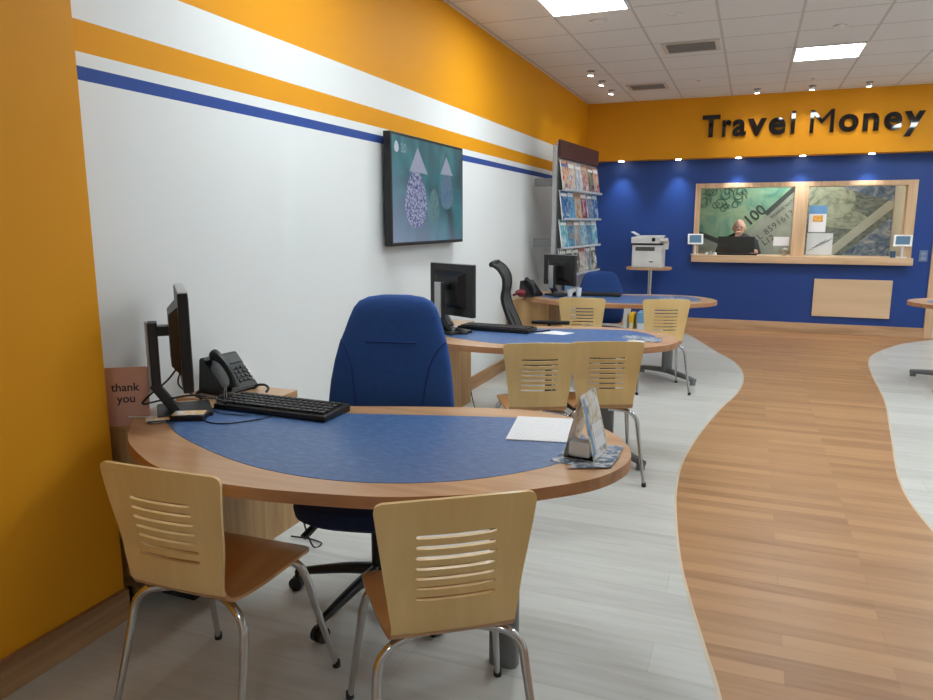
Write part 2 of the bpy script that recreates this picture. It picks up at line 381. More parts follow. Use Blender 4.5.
# windows: oak frames and glass
bm = BM()
box(bm, 1.445, 4.02, 10.26, 10.44, 1.872, 1.932, 0.003)
box(bm, 1.445, 1.507, 10.26, 10.44, 0.99, 1.872, 0.003)
box(bm, 2.660, 2.822, 10.26, 10.44, 0.99, 1.872, 0.003)
box(bm, 3.915, 4.02, 10.26, 10.44, 0.99, 1.872, 0.003)
struct('window_frame_1', bm, M['oak_trim_z'])
bm = BM(); box(bm, 1.44, 4.03, 10.16, 10.75, 0.90, 0.99, 0.004); struct('window_sill_1', bm, M['oak_trim'])
for n, (a, b) in enumerate(((1.507, 2.660), (2.822, 3.915))):
    bm = BM(); box(bm, a, b, 10.365, 10.371, 0.99, 1.872); struct('window_%d' % (n+1), bm, M['glass'])

# ================================================================== CEILING FITTINGS
def ceil_panel(x, y, label):
    t = thing('ceiling_light', label, 'ceiling light', (x, y, H-0.012), 0, None)
    bm = BM()
    for a in ((-.3, .3, -.3, -.278), (-.3, .3, .278, .3), (-.3, -.278, -.278, .278), (.278, .3, -.278, .278)): box(bm, *a, 0, 0.0115)
    obj('frame', bm, M['white'], t)
    bm = BM(); box(bm, -.278, .278, -.278, .278, 0.002, 0.010); obj('diffuser', bm, M['glow'], t)
    return t
for x, y, lab in [(0.937, 5.448, 'square white ceiling light panel nearest the yellow side wall'),
                  (2.737, 7.848, 'square white ceiling light panel in front of the wall lettering'),
                  (2.737, 4.248, 'square ceiling light panel above the middle of the room, out of view'),
                  (0.937, 3.048, 'square ceiling light panel above the nearest desk, out of view'),
                  (2.737, -1.752, 'added unseen ceiling light panel behind the camera, for weak foreground light'),  # unseen panel added far back so the foreground is lit only weakly
                  (4.537, 8.448, 'added unseen ceiling light panel at far right, brightening the far end'),  # unseen panel added to brighten the far end of the shop
                  (4.537, 3.648, 'added unseen ceiling light panel at mid right, brightening the room'),  # another unseen panel, added for more light from the right
                  (4.537, 6.048, 'square ceiling light panel over the right hand desk, out of view')]:
    ceil_panel(x, y, lab)
def vent(x, y, w, d, label):
    t = thing('ceiling_vent', label, 'air vent', (x, y, H-0.01), 0)
    bm = BM()
    hw, hd = w/2, d/2
    for a in ((-hw-.04, hw+.04, -hd-.04, -hd), (-hw-.04, hw+.04, hd, hd+.04), (-hw-.04, -hw, -hd, hd), (hw, hw+.04, -hd, hd)): box(bm, *a, 0, 0.0095)
    obj('frame', bm, M['grout'], t)
    bm = BM(); box(bm, -hw, hw, -hd, hd, 0.006, 0.0095); obj('backing', bm, M['vent_dark'], t)
    bm = BM()
    n = int(d/0.028)
    for k in range(n):
        y0 = -hd+(k+0.35)*d/n; box(bm, -hw, hw, y0, y0+0.010, 0.001, 0.006)
    obj('grille', bm, plain('vent_slat_grey', (0.28, 0.27, 0.26, 1), 0.6), t)
vent(1.56, 7.17, 0.42, 0.34, 'larger grey slatted ceiling vent, nearer the camera')
vent(0.93, 9.02, 0.38, 0.30, 'smaller-looking grey ceiling vent near the far wall')
def disc(x, y, label, cat, r=0.05, h=0.03, name='smoke_detector'):
    t = thing(name, label, cat, (x, y, H), 0)
    bm = BM(); cyl(bm, (0, 0), r, -0.012, 0, 24); obj('base', bm, M['white'], t, True)
    bm = BM(); cyl(bm, (0, 0), r*0.45, -h, -0.012, 20, r*0.62); obj('cap', bm, M['white'], t, True)
disc(0.94, 6.02, 'small round ceiling sensor beyond the left light panel', 'ceiling sensor', 0.07, 0.02)
disc(1.53, 6.04, 'small round ceiling sensor right of the left light panel', 'ceiling sensor', 0.05, 0.02)
disc(2.74, 6.87, 'small round ceiling sensor this side of the right light panel', 'ceiling sensor', 0.05, 0.02)
disc(2.72, 9.22, 'tiny round ceiling sensor between right light panel and lettering', 'ceiling sensor', 0.03, 0.02)
disc(1.52, 8.85, 'tiny round ceiling sensor beside the far vent', 'ceiling sensor', 0.03, 0.02)
def aim(o, d): o.rotation_euler = Vector(d).to_track_quat('-Z', 'Y').to_euler()
def ceil_spot(x, y, d, label, group, watts=None):
    t = thing('spotlight', label, 'spotlight', (x, y, H), 0, group)
    bm = BM(); cyl(bm, (0, 0), 0.042, -0.008, 0, 24); obj('ring', bm, M['steel'], t, True)
    dv = Vector(d).normalized(); q = dv.to_track_quat('-Z', 'Y').to_matrix().to_4x4()
    bm = BM(); cyl(bm, (0, 0), 0.028, -0.035, 0.0, 20); xf(bm, Matrix.Translation((0, 0, -0.012)) @ q); obj('housing', bm, M['white'], t, True)
    bm = BM(); cyl(bm, (0, 0), 0.026, -0.039, -0.0355, 20); xf(bm, Matrix.Translation((0, 0, -0.012)) @ q); obj('lamp', bm, M['bulb'], t, True)
    ld = bpy.data.lights.new('spotlight_beam', 'SPOT'); ld.energy = watts or SPOT_W; ld.spot_size = math.radians(100); ld.spot_blend = 0.8; ld.shadow_soft_size = 0.025; ld.color = (1, 0.93, 0.84)
    lo = bpy.data.objects.new('beam', ld); COL.objects.link(lo); lo.parent = t; lo.location = Vector((0, 0, -0.012))+dv*0.045; aim(lo, d)
for k, (y, lab) in enumerate([(7.90, 'nearest'), (8.49, 'middle'), (9.10, 'farthest')]):
    ceil_spot(0.49, y, (-0.15, 0.1, -1), lab+' of the three small ceiling spots beside the side wall', 'ceiling spots beside the side wall')
for x, lab in ((2.13, 'left'), (2.73, 'middle'), (3.32, 'right')):
    ceil_spot(x, 9.66, (0, 0.30, -1), lab+' of the three small ceiling spots above the wall lettering', 'ceiling spots above the lettering', 13)
for x, lab in ((0.464, 'leftmost downlight in the soffit, beside the brochure rack'), (1.213, 'second soffit downlight from the left, above the printer'), (1.96, 'soffit downlight above the left service window'), (2.71, 'soffit downlight above the post between the service windows'), (3.47, 'rightmost soffit downlight, above the right service window')):
    t = thing('downlight', lab, 'downlight', (x, 10.13, 2.25), 0, 'downlights in the soffit over the blue wall')
    bm = BM(); cyl(bm, (0, 0), 0.045, -0.006, 0, 24); obj('ring', bm, M['steel'], t, True)
    bm = BM(); cyl(bm, (0, 0), 0.034, -0.013, -0.006, 20); obj('lamp', bm, M['bulb'], t, True)
    ld = bpy.data.lights.new('downlight_beam', 'SPOT'); ld.energy = SOFFIT_W; ld.spot_size = math.radians(75); ld.spot_blend = 0.9; ld.shadow_soft_size = 0.03; ld.color = (0.95, 0.97, 1)
    lo = bpy.data.objects.new('beam', ld); COL.objects.link(lo); lo.parent = t; lo.location = (0, 0, -0.02); aim(lo, (0, 0.12, -1))
# office lamp behind the counter (out of view)
t = thing('office_ceiling_light', 'ceiling light panel inside the money office, out of view', 'ceiling light', (2.7, 11.0, 2.588))
bm = BM(); box(bm, -.32, .32, -.32, .32, 0, 0.011); obj('frame', bm, M['white'], t)
bm = BM(); box(bm, -.29, .29, -.29, .29, -0.004, 0); obj('diffuser', bm, emis('office_diffuser', (0.9, 0.97, 1.0, 1), 30), t)

# ================================================================== WALL LETTERING
t = thing('wall_sign', 'large black Travel Money lettering on the yellow bulkhead', 'sign', (2.73, 10.05, 2.50))
spans = [('T', 1.499, 1.716), ('r', 1.745, 1.852), ('a', 1.868, 2.030), ('v', 2.045, 2.265), ('e', 2.290, 2.486), ('l', 2.545, 2.590),
         ('M', 2.757, 3.020), ('o', 3.072, 3.286), ('n', 3.330, 3.500), ('e', 3.551, 3.741), ('y', 3.760, 3.972)]
for ch, a, b in spans:
    bm = text_bm(ch, 0.375, 0.03, 0.0 if ch == 'M' else 0.011)
    x0, x1 = extent(bm, 0); z0, z1 = extent(bm, 2)
    s = (b-a)/(x1-x0)
    zs = 0.27/0.275
    if ch in 'TMl': zs = 0.272/(z1-z0)
    elif ch in 'raveon': zs = 0.208/(z1-z0)
    if ch in 'raveon': dz = -z0*zs-0.003
    elif ch == 'y': zs = 0.285/(z1-z0); dz = -z1*zs+0.203
    else: dz = -z0*zs
    for v in bm.verts: v.co = Vector(((v.co.x-x0)*s+a-2.73, v.co.y-0.017, v.co.z*zs+dz))
    obj('letter', bm, M['black_gloss'], t)

# ================================================================== DESKS
DC = Vector((0.95, 2.0))
outer = [(0.487, 1.586), (0.632, 1.517), (0.805, 1.483), (0.96, 1.485), (1.114, 1.505), (1.32, 1.55), (1.465, 1.612), (1.60, 1.69), (1.70, 1.765), (1.83, 1.905), (1.885, 2.09), (1.83, 2.28), (1.69, 2.44), (1.483, 2.525), (1.30, 2.505), (1.145, 2.462), (0.96, 2.40), (0.779, 2.335), (0.60, 2.29), (0.42, 2.26), (0.25, 2.23), (0.12, 2.17), (0.085, 2.06), (0.12, 1.93), (0.20, 1.825), (0.33, 1.69)]
inner = [(0.235, 2.03), (0.25, 1.965), (0.30, 1.895), (0.45, 1.79), (0.672, 1.69), (0.86, 1.63), (1.042, 1.607), (1.20, 1.62), (1.332, 1.658), (1.46, 1.725), (1.575, 1.82), (1.68, 1.95), (1.74, 2.09), (1.735, 2.21), (1.67, 2.32), (1.56, 2.40), (1.43, 2.405), (1.15, 2.33), (0.85, 2.24), (0.55, 2.17), (0.34, 2.13), (0.25, 2.09)]
rel = lambda pts: [(p.x-DC.x, p.y-DC.y) for p in catmull([(a, b, 0) for a, b in pts], 5, True)]
def make_desk(label):
    t = thing('desk', label, 'desk', (DC.x, DC.y, 0), 0, 'curved consultation desks')
    bm = BM(); prism(bm, rel(outer), 0.695, 0.730, 0.004)
    top = obj('tabletop', bm, [M['beech']], t)
    me = top.data; me.materials.append(M['beech_edge'])
    for p in me.polygons:
        if abs(p.normal.z) < 0.5: p.material_index = 1
    bm = BM(); prism(bm, rel(inner), 0.7295, 0.7312); obj('blue_inlay', bm, M['inlay'], top)
    # return worktop along the wall
    bm = BM(); box(bm, 0.095-DC.x, 0.43-DC.x, 2.215-DC.y, 2.495-DC.y, 0.697, 0.729, 0.003); obj('return_top', bm, M['beech'], t)
    # cabinet
    bm = BM(); box(bm, 0.092-DC.x, 0.395-DC.x, 1.865-DC.y, 2.52-DC.y, 0.12, 0.695, 0.002); cb = obj('cabinet', bm, M['cabinet'], t)
    bm = BM(); box(bm, 0.12-DC.x, 0.28-DC.x, 1.98-DC.y, 2.45-DC.y, 0.0, 0.12); obj('plinth', bm, M['dark_grey'], cb)
    bm = BM()
    for k in range(3): box(bm, 0.098-DC.x, 0.388-DC.x, 1.8615-DC.y, 1.8655-DC.y, 0.135+k*0.186, 0.312+k*0.186, 0.001)
    obj('drawer_front', bm, M['cabinet'], cb)
    # leg column and foot
    cx, cy = 1.48-DC.x, 2.04-DC.y
    bm = BM(); loft(bm, [(cx, cy, z, 0.048, 0.030) for z in (0.06, 0.30, 0.695)], 24, 3.2); obj('leg_column', bm, M['grey_metal'], t, True)
    bm = BM(); box(bm, cx-0.16, cx+0.16, cy-0.12, cy+0.12, 0.680, 0.6945); obj('bracket', bm, M['grey_metal'], t)
    d = Vector((0.24, -0.21, 0)); d2 = d*1.12
    bm = BM(); tube(bm, catmull([(cx-d2.x, cy-d2.y, 0.042), (cx-d2.x*.5, cy-d2.y*.5, 0.062), (cx, cy, 0.075), (cx+d2.x*.5, cy+d2.y*.5, 0.062), (cx+d2.x, cy+d2.y, 0.042)], 5), [0.020+0.008*math.sin(PI*i/20) for i in range(21)], 12)
    ft = obj('foot', bm, M['grey_metal'], t, True)
    for s in (-1, 1):
        bm = BM(); cyl(bm, (cx+s*d2.x*0.93, cy+s*d2.y*0.93), 0.026, 0, 0.034, 18); obj('glide', bm, M['grey_metal'], ft, True)
    # cable tray with a hanging cable loop
    bm = BM(); tube(bm, catmull([(0.36-DC.x, 2.53-DC.y, 0.42), (0.40-DC.x, 2.53-DC.y, 0.15), (0.45-DC.x, 2.53-DC.y, 0.01), (0.47-DC.x, 2.57-DC.y, 0.008), (0.40-DC.x, 2.59-DC.y, 0.008), (0.30-DC.x, 2.58-DC.y, 0.01)], 6), 0.004, 8)
    obj('cable', bm, M['dark_grey'], t, True)
    return t
desk1 = make_desk('nearest curved beech desk with blue inlay, beside the yellow wall pier')
desk2 = dup(desk1, (DC.x-0.07, DC.y+2.29, 0), 0, 'middle curved beech desk with blue inlay, under the wall television')
desk3 = dup(desk1, (DC.x+0.045, DC.y+4.70, 0), 0, 'farthest curved beech desk with blue inlay, in front of the printer')
desk4 = dup(desk1, (4.455, 7.50, 0), PI, 'curved beech desk at the right edge of the photo, only its tip showing')
for ch in list(desk1.children):      # the nearest desk stands on a plain column without a splayed foot
    if ch.name.startswith('foot'):
        for g in list(ch.children): bpy.data.objects.remove(g)
        bpy.data.objects.remove(ch)
    elif ch.name.startswith('leg_column'):
        ch.data = ch.data.copy()
        for v in ch.data.vertices:
            v.co.x += 0.03
            if v.co.z < 0.1: v.co.z = 0.0
def widen(desk, d):     # cabinets and returns reach the wall
    for ch in desk.children:
        if ch.name.startswith(('cabinet', 'return_top')):
            ch.data = ch.data.copy()
            for v in ch.data.vertices:
                if v.co.x < -0.80: v.co.x -= d
widen(desk1, 0.06); widen(desk3, 0.105)

# ================================================================== VISITOR CHAIRS
def make_visitor_chair(label):
    t = thing('visitor_chair', label, 'chair', (0, 0, 0), 0, 'pale plywood visitor chairs')
    # profile of the one piece ply shell (y, z), from the top of the back to the front of the seat
    prof = catmull([(0, -0.035, 0.800), (0, -0.030, 0.74), (0, -0.018, 0.66), (0, -0.004, 0.58), (0, 0.000, 0.51), (0, 0.008, 0.462), (0, 0.035, 0.432), (0, 0.085, 0.424), (0, 0.16, 0.424), (0, 0.25, 0.431), (0, 0.33, 0.437), (0, 0.385, 0.430)], 10)
    L = [0]
    for i in range(1, len(prof)): L.append(L[-1]+(prof[i]-prof[i-1]).length)
    tot = L[-1]
    def at(t_):
        t_ = max(0, min(tot-1e-6, t_))
        for i in range(1, len(L)):
            if L[i] >= t_:
                f = (t_-L[i-1])/(L[i]-L[i-1]); return prof[i-1].lerp(prof[i], f)
        return prof[-1]
    def halfw(t_):   # half width along the profile
        back = 0.197-0.042*min(1, t_/0.33)**1.0
        if t_ > 0.36: back = 0.155+0.038*min(1, (t_-0.36)/0.3)
        r = 0.022
        if t_ < r: back -= r-math.sqrt(max(0, r*r-(r-t_)**2))
        if tot-t_ < 0.03: back -= 0.03-math.sqrt(max(0, 0.03**2-(0.03-(tot-t_))**2))
        return back
    slots = [0.082+0.0285*k for k in range(7)]; SH = 0.0052; SW = 0.098
    rows = [0, 0.004, 0.010, 0.022, 0.040, 0.058, 0.070]
    tags_ = [None]*len(rows)
    for s_ in slots: rows += [s_, s_+0.01425]; tags_ += [('a', s_), ('m', s_)]
    # rows 'a' are slot centres split in two edges
    R = []
    for r_, tg in zip(rows, tags_):
        if tg and tg[0] == 'a': R += [(r_, -1), (r_, 1)]
        else: R.append((r_, 0))
    last = rows[-1]
    k = last+0.02
    while k < tot-0.03: R.append((k, 0)); k += 0.016
    R += [(tot-0.03, 0), (tot-0.018, 0), (tot-0.007, 0), (tot, 0)]
    us = [-1, -0.86, -0.72]; 
    slotx = [-SW, -SW*0.985, -SW*0.95, -SW*0.7, -SW*0.35, 0, SW*0.35, SW*0.7, SW*0.95, SW*0.985, SW]
    bm = BM(); grid = []
    for r_, e in R:
        hw = halfw(r_); row = []
        xs = [-hw, -hw*0.5-SW*0.5-0.0]+slotx+[hw*0.5+SW*0.5, hw]
        for x in xs:
            tt = r_
            if e:
                q = max(0.0, (abs(x)-SW*0.9)/(SW*0.1)); h_ = SH*math.sqrt(max(0, 1-q*q)) if abs(x) <= SW+1e-9 else 0
                tt = r_+e*h_
            sag = 0.006*(1-(x/0.19)**2) if 0.03 < r_ < 0.30 else 0
            tt = max(0, tt+sag)
            crown = 0.006*(1-(x/0.19)**2)
            p = at(tt)
            fade = max(0, min(1, (0.42-tt)/0.1))
            y = p.y+0.016*(x/0.19)**2*fade
            z = p.z+(crown if r_ == 0 else crown*max(0, 1-r_/0.045))
            row.append(bm.verts.new((x, y, z)))
        grid.append(row)
    seat_split = 0.36
    for i in range(len(R)-1):
        isslot = (R[i][1] == -1 and R[i+1][1] == 1)
        for j in range(len(grid[0])-1):
            if isslot:
                if 2 <= j <= 11: continue
                # outside the slot the two rows coincide
                continue
            f = bm.faces.new((grid[i][j], grid[i][j+1], grid[i+1][j+1], grid[i+1][j]))
    bmesh.ops.remove_doubles(bm, verts=bm.verts, dist=0.00005)
    bmesh.ops.recalc_face_normals(bm, faces=bm.faces)
    bb = bm.copy()
    # backrest and seat are two parts of the same look-through shell
    def split(b, keep_back):
        dele = [f for f in b.faces if ((f.calc_center_median().z > 0.455 and f.calc_center_median().y < 0.03) != keep_back)]
        bmesh.ops.delete(b, geom=dele, context='FACES')
    split(bm, True); split(bb, False)
    for b, n, mt in ((bm, 'backrest', M['ply_face']), (bb, 'seat', M['ply_seat'])):
        bmesh.ops.solidify(b, geom=b.faces[:], thickness=0.010)
        o = obj(n, b, mt, t, True)
    # chrome legs
    def leg(pts, r0=0.0125, r1=0.009):
        b = BM(); pp = catmull(pts, 6); n = len(pp); tube(b, pp, [r0 if i < n*0.55 else r0+(r1-r0)*(i-n*0.55)/(n*0.45) for i in range(n)], 12)
        o = obj('leg', b, M['chrome'], t, True)
        b = BM(); e = pts[-1]; cyl(b, (e[0], e[1]), 0.0125, 0, 0.022, 14); obj('rubber_foot', b, M['rubber'], o, True)
    for s in (-1, 1):
        leg([(s*0.04, 0.10, 0.403), (s*0.10, 0.075, 0.402), (s*0.150, 0.052, 0.394), (s*0.184, 0.042, 0.355), (s*0.194, 0.026, 0.28), (s*0.206, -0.012, 0.14), (s*0.218, -0.050, 0.004)])
        leg([(s*0.04, 0.27, 0.408), (s*0.11, 0.30, 0.412), (s*0.168, 0.322, 0.402), (s*0.190, 0.338, 0.36), (s*0.203, 0.362, 0.26), (s*0.220, 0.40, 0.12), (s*0.234, 0.43, 0.004)])
    b = BM()
    for s in (-1, 1): tube(b, [(s*0.06, 0.09, 0.405), (s*0.06, 0.29, 0.410)], 0.010, 10)
    obj('seat_frame', b, M['chrome'], t, True)
    return t
vc = make_visitor_chair('plywood chair at the left front of the nearest desk, by the yellow pier')
vc.location = (0.785, 1.385, 0); vc.rotation_euler = (0, 0, math.radians(1.5))
for (x, y, a, lab) in [(1.568, 1.482, 35, 'plywood chair with slotted back in the centre foreground, before the nearest desk'),
                       (1.172, 3.620, 24, 'left plywood chair of the pair at the middle desk'),
                       (1.495, 3.800, 21, 'right plywood chair of the pair at the middle desk'),
                       (0.885, 5.965, 8, 'left plywood chair at the farthest desk, behind the middle desk'),
                       (1.555, 6.095, 20, 'right plywood chair at the farthest desk, its chrome leg on the grey floor'),
                       (3.93, 7.0, 200, 'plywood chair at the right edge desk, mostly out of frame')]:
    dup(vc, (x, y, 0), math.radians(a), lab)

# ================================================================== OFFICE CHAIRS
def star_base(t, r=0.31, n=5, a0=0.0):
    bm = BM(); cyl(bm, (0, 0), 0.035, 0.07, 0.14, 20, 0.028); obj('hub', bm, M['black'], t, True)
    bm = BM(); cyl(bm, (0, 0), 0.026, 0.14, 0.40, 18); obj('gas_lift', bm, M['black'], t, True)
    for k in range(n):
        a = a0+2*PI*k/n; c, s = math.cos(a), math.sin(a)
        bm = BM(); tube(bm, catmull([(0.02*c, 0.02*s, 0.118), (0.12*c, 0.12*s, 0.112), (0.24*c, 0.24*s, 0.092), (r*c, r*s, 0.072)], 5), [0.026, 0.014], 10)
        lg = obj('leg', bm, M['black'], t, True)
        bm = BM()
        px, py = r*c, r*s
        for w in (-1, 1):
            o = Vector((px-s*0.013*w, py+c*0.013*w, 0.027)); ax = Vector((-s, c, 0))*0.009
            tube(bm, [o-ax, o+ax], 0.027, 18)
        tube(bm, [(px, py, 0.03), (px, py, 0.075)], 0.009, 8)
        obj('castor', bm, M['black'], lg, True)
def make_blue_chair(label, a0=0.3):
    """faces -y"""
    t = thing('office_chair', label, 'office chair', (0, 0, 0), 0, 'blue upholstered office chairs')
    star_base(t, 0.34, 5, a0)
    bm = BM(); loft(bm, [(0, -0.06, 0.395, 0.16, 0.17), (0, -0.06, 0.402, 0.23, 0.24), (0, -0.06, 0.42, 0.255, 0.265), (0, -0.06, 0.445, 0.26, 0.27), (0, -0.06, 0.468, 0.25, 0.26), (0, -0.06, 0.478, 0.21, 0.22)], 40, 3)
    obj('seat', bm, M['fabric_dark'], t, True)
    bm = BM(); box(bm, -0.09, 0.09, -0.10, 0.16, 0.365, 0.397, 0.006)
    for s, dx in ((1, 0.16), (1, 0.11)): tube(bm, catmull([(-0.08, -0.08-dx*0.6, 0.385), (-0.13-dx*0.2, -0.10-dx*.6, 0.375), (-0.18-dx*.1, -0.15-dx*.6, 0.345)], 4), [0.007, 0.013], 8)
    obj('mechanism', bm, M['black'], t, True)
    # back
    secs = []
    for z, hw, th, y in [(0.50, 0.20, 0.020, 0.222), (0.515, 0.235, 0.036, 0.222), (0.56, 0.245, 0.045, 0.222), (0.64, 0.256, 0.050, 0.228), (0.72, 0.257, 0.052, 0.238), (0.80, 0.250, 0.050, 0.250), (0.88, 0.238, 0.047, 0.266), (0.95, 0.222, 0.044, 0.282), (1.00, 0.204, 0.042, 0.296), (1.05, 0.188, 0.040, 0.308), (1.09, 0.172, 0.038, 0.318), (1.115, 0.152, 0.034, 0.325), (1.132, 0.115, 0.026, 0.329), (1.14, 0.06, 0.014, 0.331)]:
        secs.append((0, y, z, hw, th))
    bm = BM(); loft(bm, secs, 44, 2.5)
    for v in bm.verts: v.co.y -= 0.35*v.co.x**2
    bk = obj('backrest', bm, M['fabric'], t, True)
    def fy(x, z):   # front surface of the back
        for i in range(len(secs)-1):
            if secs[i][2] <= z <= secs[i+1][2]:
                f = (z-secs[i][2])/(secs[i+1][2]-secs[i][2]); hw = secs[i][3]*(1-f)+secs[i+1][3]*f; th = secs[i][4]*(1-f)+secs[i+1][4]*f; yc = secs[i][1]*(1-f)+secs[i+1][1]*f
                q = min(0.999, abs(x)/hw); return yc-th*(1-q**2.5)**(1/2.5)-0.35*x*x
        return 0.3
    for s in (-1, 1):
        pts = [(s*x, z) for x, z in ((0.214, 0.962), (0.185, 0.93), (0.160, 0.87), (0.145, 0.79), (0.135, 0.70), (0.132, 0.60))]
        bm = BM(); tube(bm, [(p.x, fy(p.x, p.z)+0.0005, p.z) for p in catmull([(a, 0, b) for a, b in pts], 5)], 0.0035, 8); obj('seam', bm, M['seam'], bk, True)
    bm = BM(); tube(bm, [(x, fy(x, 0.960)+0.0005, 0.960) for x in [(-0.105+0.021*i) for i in range(11)]], 0.0045, 8); obj('seam', bm, M['seam'], bk, True)
    bm = BM(); box(bm, -0.03, 0.03, 0.10, 0.29, 0.378, 0.40, 0.004); box(bm, -0.03, 0.03, 0.272, 0.30, 0.38, 0.75, 0.006); obj('back_bar', bm, M['black'], t)
    return t
oc = make_blue_chair('blue high-backed office chair behind the nearest desk', a0=math.radians(177.6))
oc.location = (0.930, 2.26, 0); oc.rotation_euler = (0, 0, math.radians(12))
oc3 = dup(oc, (0.82, 7.10, 0), math.radians(12), 'lower blue office chair behind the farthest desk, beside the brochure rack'); oc3.scale = (0.95, 0.95, 0.815)
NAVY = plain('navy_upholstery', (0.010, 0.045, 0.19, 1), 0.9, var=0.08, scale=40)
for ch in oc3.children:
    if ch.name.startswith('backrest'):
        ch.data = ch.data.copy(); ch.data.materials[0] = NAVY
# black mesh chair at the middle desk, faces +x
t = thing('mesh_chair', 'black mesh-backed office chair seen side-on between the middle and farthest desks', 'office chair', (0.815, 5.17, 0), math.radians(11))
star_base(t, 0.30, 5, 0.5)
bm = BM(); loft(bm, [(0, 0, 0.42, 0.17, 0.16), (0, 0, 0.435, 0.235, 0.235), (0, 0, 0.46, 0.25, 0.25), (0, 0, 0.485, 0.23, 0.235), (0, 0, 0.492, 0.18, 0.19)], 40, 3); obj('seat', bm, M['mesh_fabric'], t, True)
bm = BM(); box(bm, -0.12, 0.12, -0.09, 0.09, 0.385, 0.421, 0.006); obj('mechanism', bm, M['black'], t)
# backrest: curved sheet, hook at top
prof = catmull([(-0.225, 0, 0.56), (-0.262, 0, 0.66), (-0.315, 0, 0.78), (-0.345, 0, 0.88), (-0.335, 0, 0.96), (-0.34, 0, 1.03), (-0.375, 0, 1.09), (-0.425, 0, 1.125)], 5)
bm = BM(); prev = None
for i, p in enumerate(prof):
    q = i/(len(prof)-1); hw = 0.21-0.03*q
    row = [bm.verts.new((p.x-0.18*y*y*0+0.35*y*y, y, p.z)) for y in [hw*(-1+2*j/12) for j in range(13)]]
    if prev:
        for j in range(12): bm.faces.new((prev[j], prev[j+1], row[j+1], row[j]))
    prev = row
bk = obj('backrest', bm, M['mesh_fabric'], t, True); md = bk.modifiers.new('thickness', 'SOLIDIFY'); md.thickness = 0.012; md.offset = 0
bm = BM()
for s in (-1, 1): tube(bm, [(p.x+0.35*0.2**2, s*(0.21-0.03*i/(len(prof)-1)), p.z) for i, p in enumerate(prof)], 0.014, 10)
tube(bm, [(prof[-1].x+0.35*y*y, y, prof[-1].z) for y in [(-0.18+0.036*k) for k in range(11)]], 0.020, 10)
tube(bm, [(prof[0].x+0.35*y*y, y, prof[0].z) for y in [(-0.21+0.042*k) for k in range(11)]], 0.014, 10)
obj('back_frame', bm, M['black'], bk, True)
bm = BM(); tube(bm, catmull([(-0.08, 0, 0.40), (-0.24, 0, 0.41), (-0.28, 0, 0.50), (-0.262, 0, 0.66), (-0.33, 0, 0.80)], 5), 0.019, 10); obj('back_bar', bm, M['black'], t, True)
for s in (-1, 1):
    bm = BM(); tube(bm, catmull([(0.0, s*0.16, 0.425), (0.0, s*0.25, 0.44), (-0.02, s*0.275, 0.52), (-0.02, s*0.275, 0.64)], 5), 0.014, 10)
    box(bm, -0.16, 0.14, s*0.275-0.035, s*0.275+0.035, 0.64, 0.665, 0.008); obj('armrest', bm, M['black'], t, True)

# ================================================================== TELEVISION
t = thing('television', 'wall-mounted flat television showing a teal winter picture', 'television', (0.0, 4.655, 1.63))
bm = BM(); box(bm, 0.035, 0.085, -0.60, 0.60, -0.352, 0.352, 0.004); body = obj('casing', bm, M['black'], t)
bm = BM(); box(bm, 0.0, 0.035, -0.2, 0.2, -0.15, 0.15, 0.003); obj('wall_bracket', bm, M['dark_grey'], t)
def tvmat():
    m, nt, b = newmat('television_picture')
    tc = nt.nodes.new('ShaderNodeTexCoord'); sp = nt.nodes.new('ShaderNodeSeparateXYZ'); nt.links.new(tc.outputs['Object'], sp.inputs[0])
    mp = coords(nt, (1, 1.0, 0.7)); n = nt.nodes.new('ShaderNodeTexNoise'); n.inputs['Scale'].default_value = 4.2; n.inputs['Detail'].default_value = 1.5; n.inputs['Distortion'].default_value = 0.6
    nt.links.new(mp.outputs[0], n.inputs['Vector'])
    r = ramp(nt, n.outputs['Fac'], [(0.3, srgb(24, 66, 80)), (0.5, srgb(34, 112, 128)), (0.62, srgb(52, 140, 150)), (0.75, srgb(40, 90, 110))])
    # snow haze in the lower left of the picture
    a = nt.nodes.new('ShaderNodeMath'); a.operation = 'MULTIPLY_ADD'; a.inputs[1].default_value = -0.7; a.inputs[2].default_value = 0.0; nt.links.new(sp.outputs['Y'], a.inputs[0])
    c = nt.nodes.new('ShaderNodeMath'); c.operation = 'MULTIPLY_ADD'; c.inputs[1].default_value = -1.7; nt.links.new(sp.outputs['Z'], c.inputs[0]); nt.links.new(a.outputs[0], c.inputs[2])
    cl = nt.nodes.new('ShaderNodeClamp'); nt.links.new(c.outputs[0], cl.inputs[0])
    mx = nt.nodes.new('ShaderNodeMixRGB'); mx.inputs['Color2'].default_value = srgb(140, 160, 190)
    nt.links.new(cl.outputs[0], mx.inputs[0]); nt.links.new(r.outputs[0], mx.inputs['Color1'])
    b.inputs['Base Color'].default_value = (0.01, 0.01, 0.01, 1); b.inputs['Roughness'].default_value = 0.3
    nt.links.new(mx.outputs[0], b.inputs['Emission Color']); b.inputs['Emission Strength'].default_value = 0.65
    return m
bm = BM(); box(bm, 0.0835, 0.0862, -0.582, 0.582, -0.330, 0.334); scn = obj('screen', bm, tvmat(), t)
def flatpoly(bm, pts, x=0.0868):
    vs = [bm.verts.new((x, a, b)) for a, b in pts]; bm.faces.new(vs)
HATM = emis('picture_pale_grey', srgb(160, 168, 192), 0.7)
bm = BM(); flatpoly(bm, [(-0.34, 0.125), (-0.055, 0.12), (-0.21, 0.285)]); obj('picture_hat', bm, HATM, scn)
bm = BM(); flatpoly(bm, [(0.165, 0.135), (0.39, 0.135), (0.275, 0.265)]); obj('picture_hat', bm, HATM, scn)
def blob(cy, cz, ry, rz, n=24): return [(cy+ry*math.cos(2*PI*k/n)*(1-0.25*math.sin(2*PI*k/n)), cz+rz*math.sin(2*PI*k/n)) for k in range(n)]
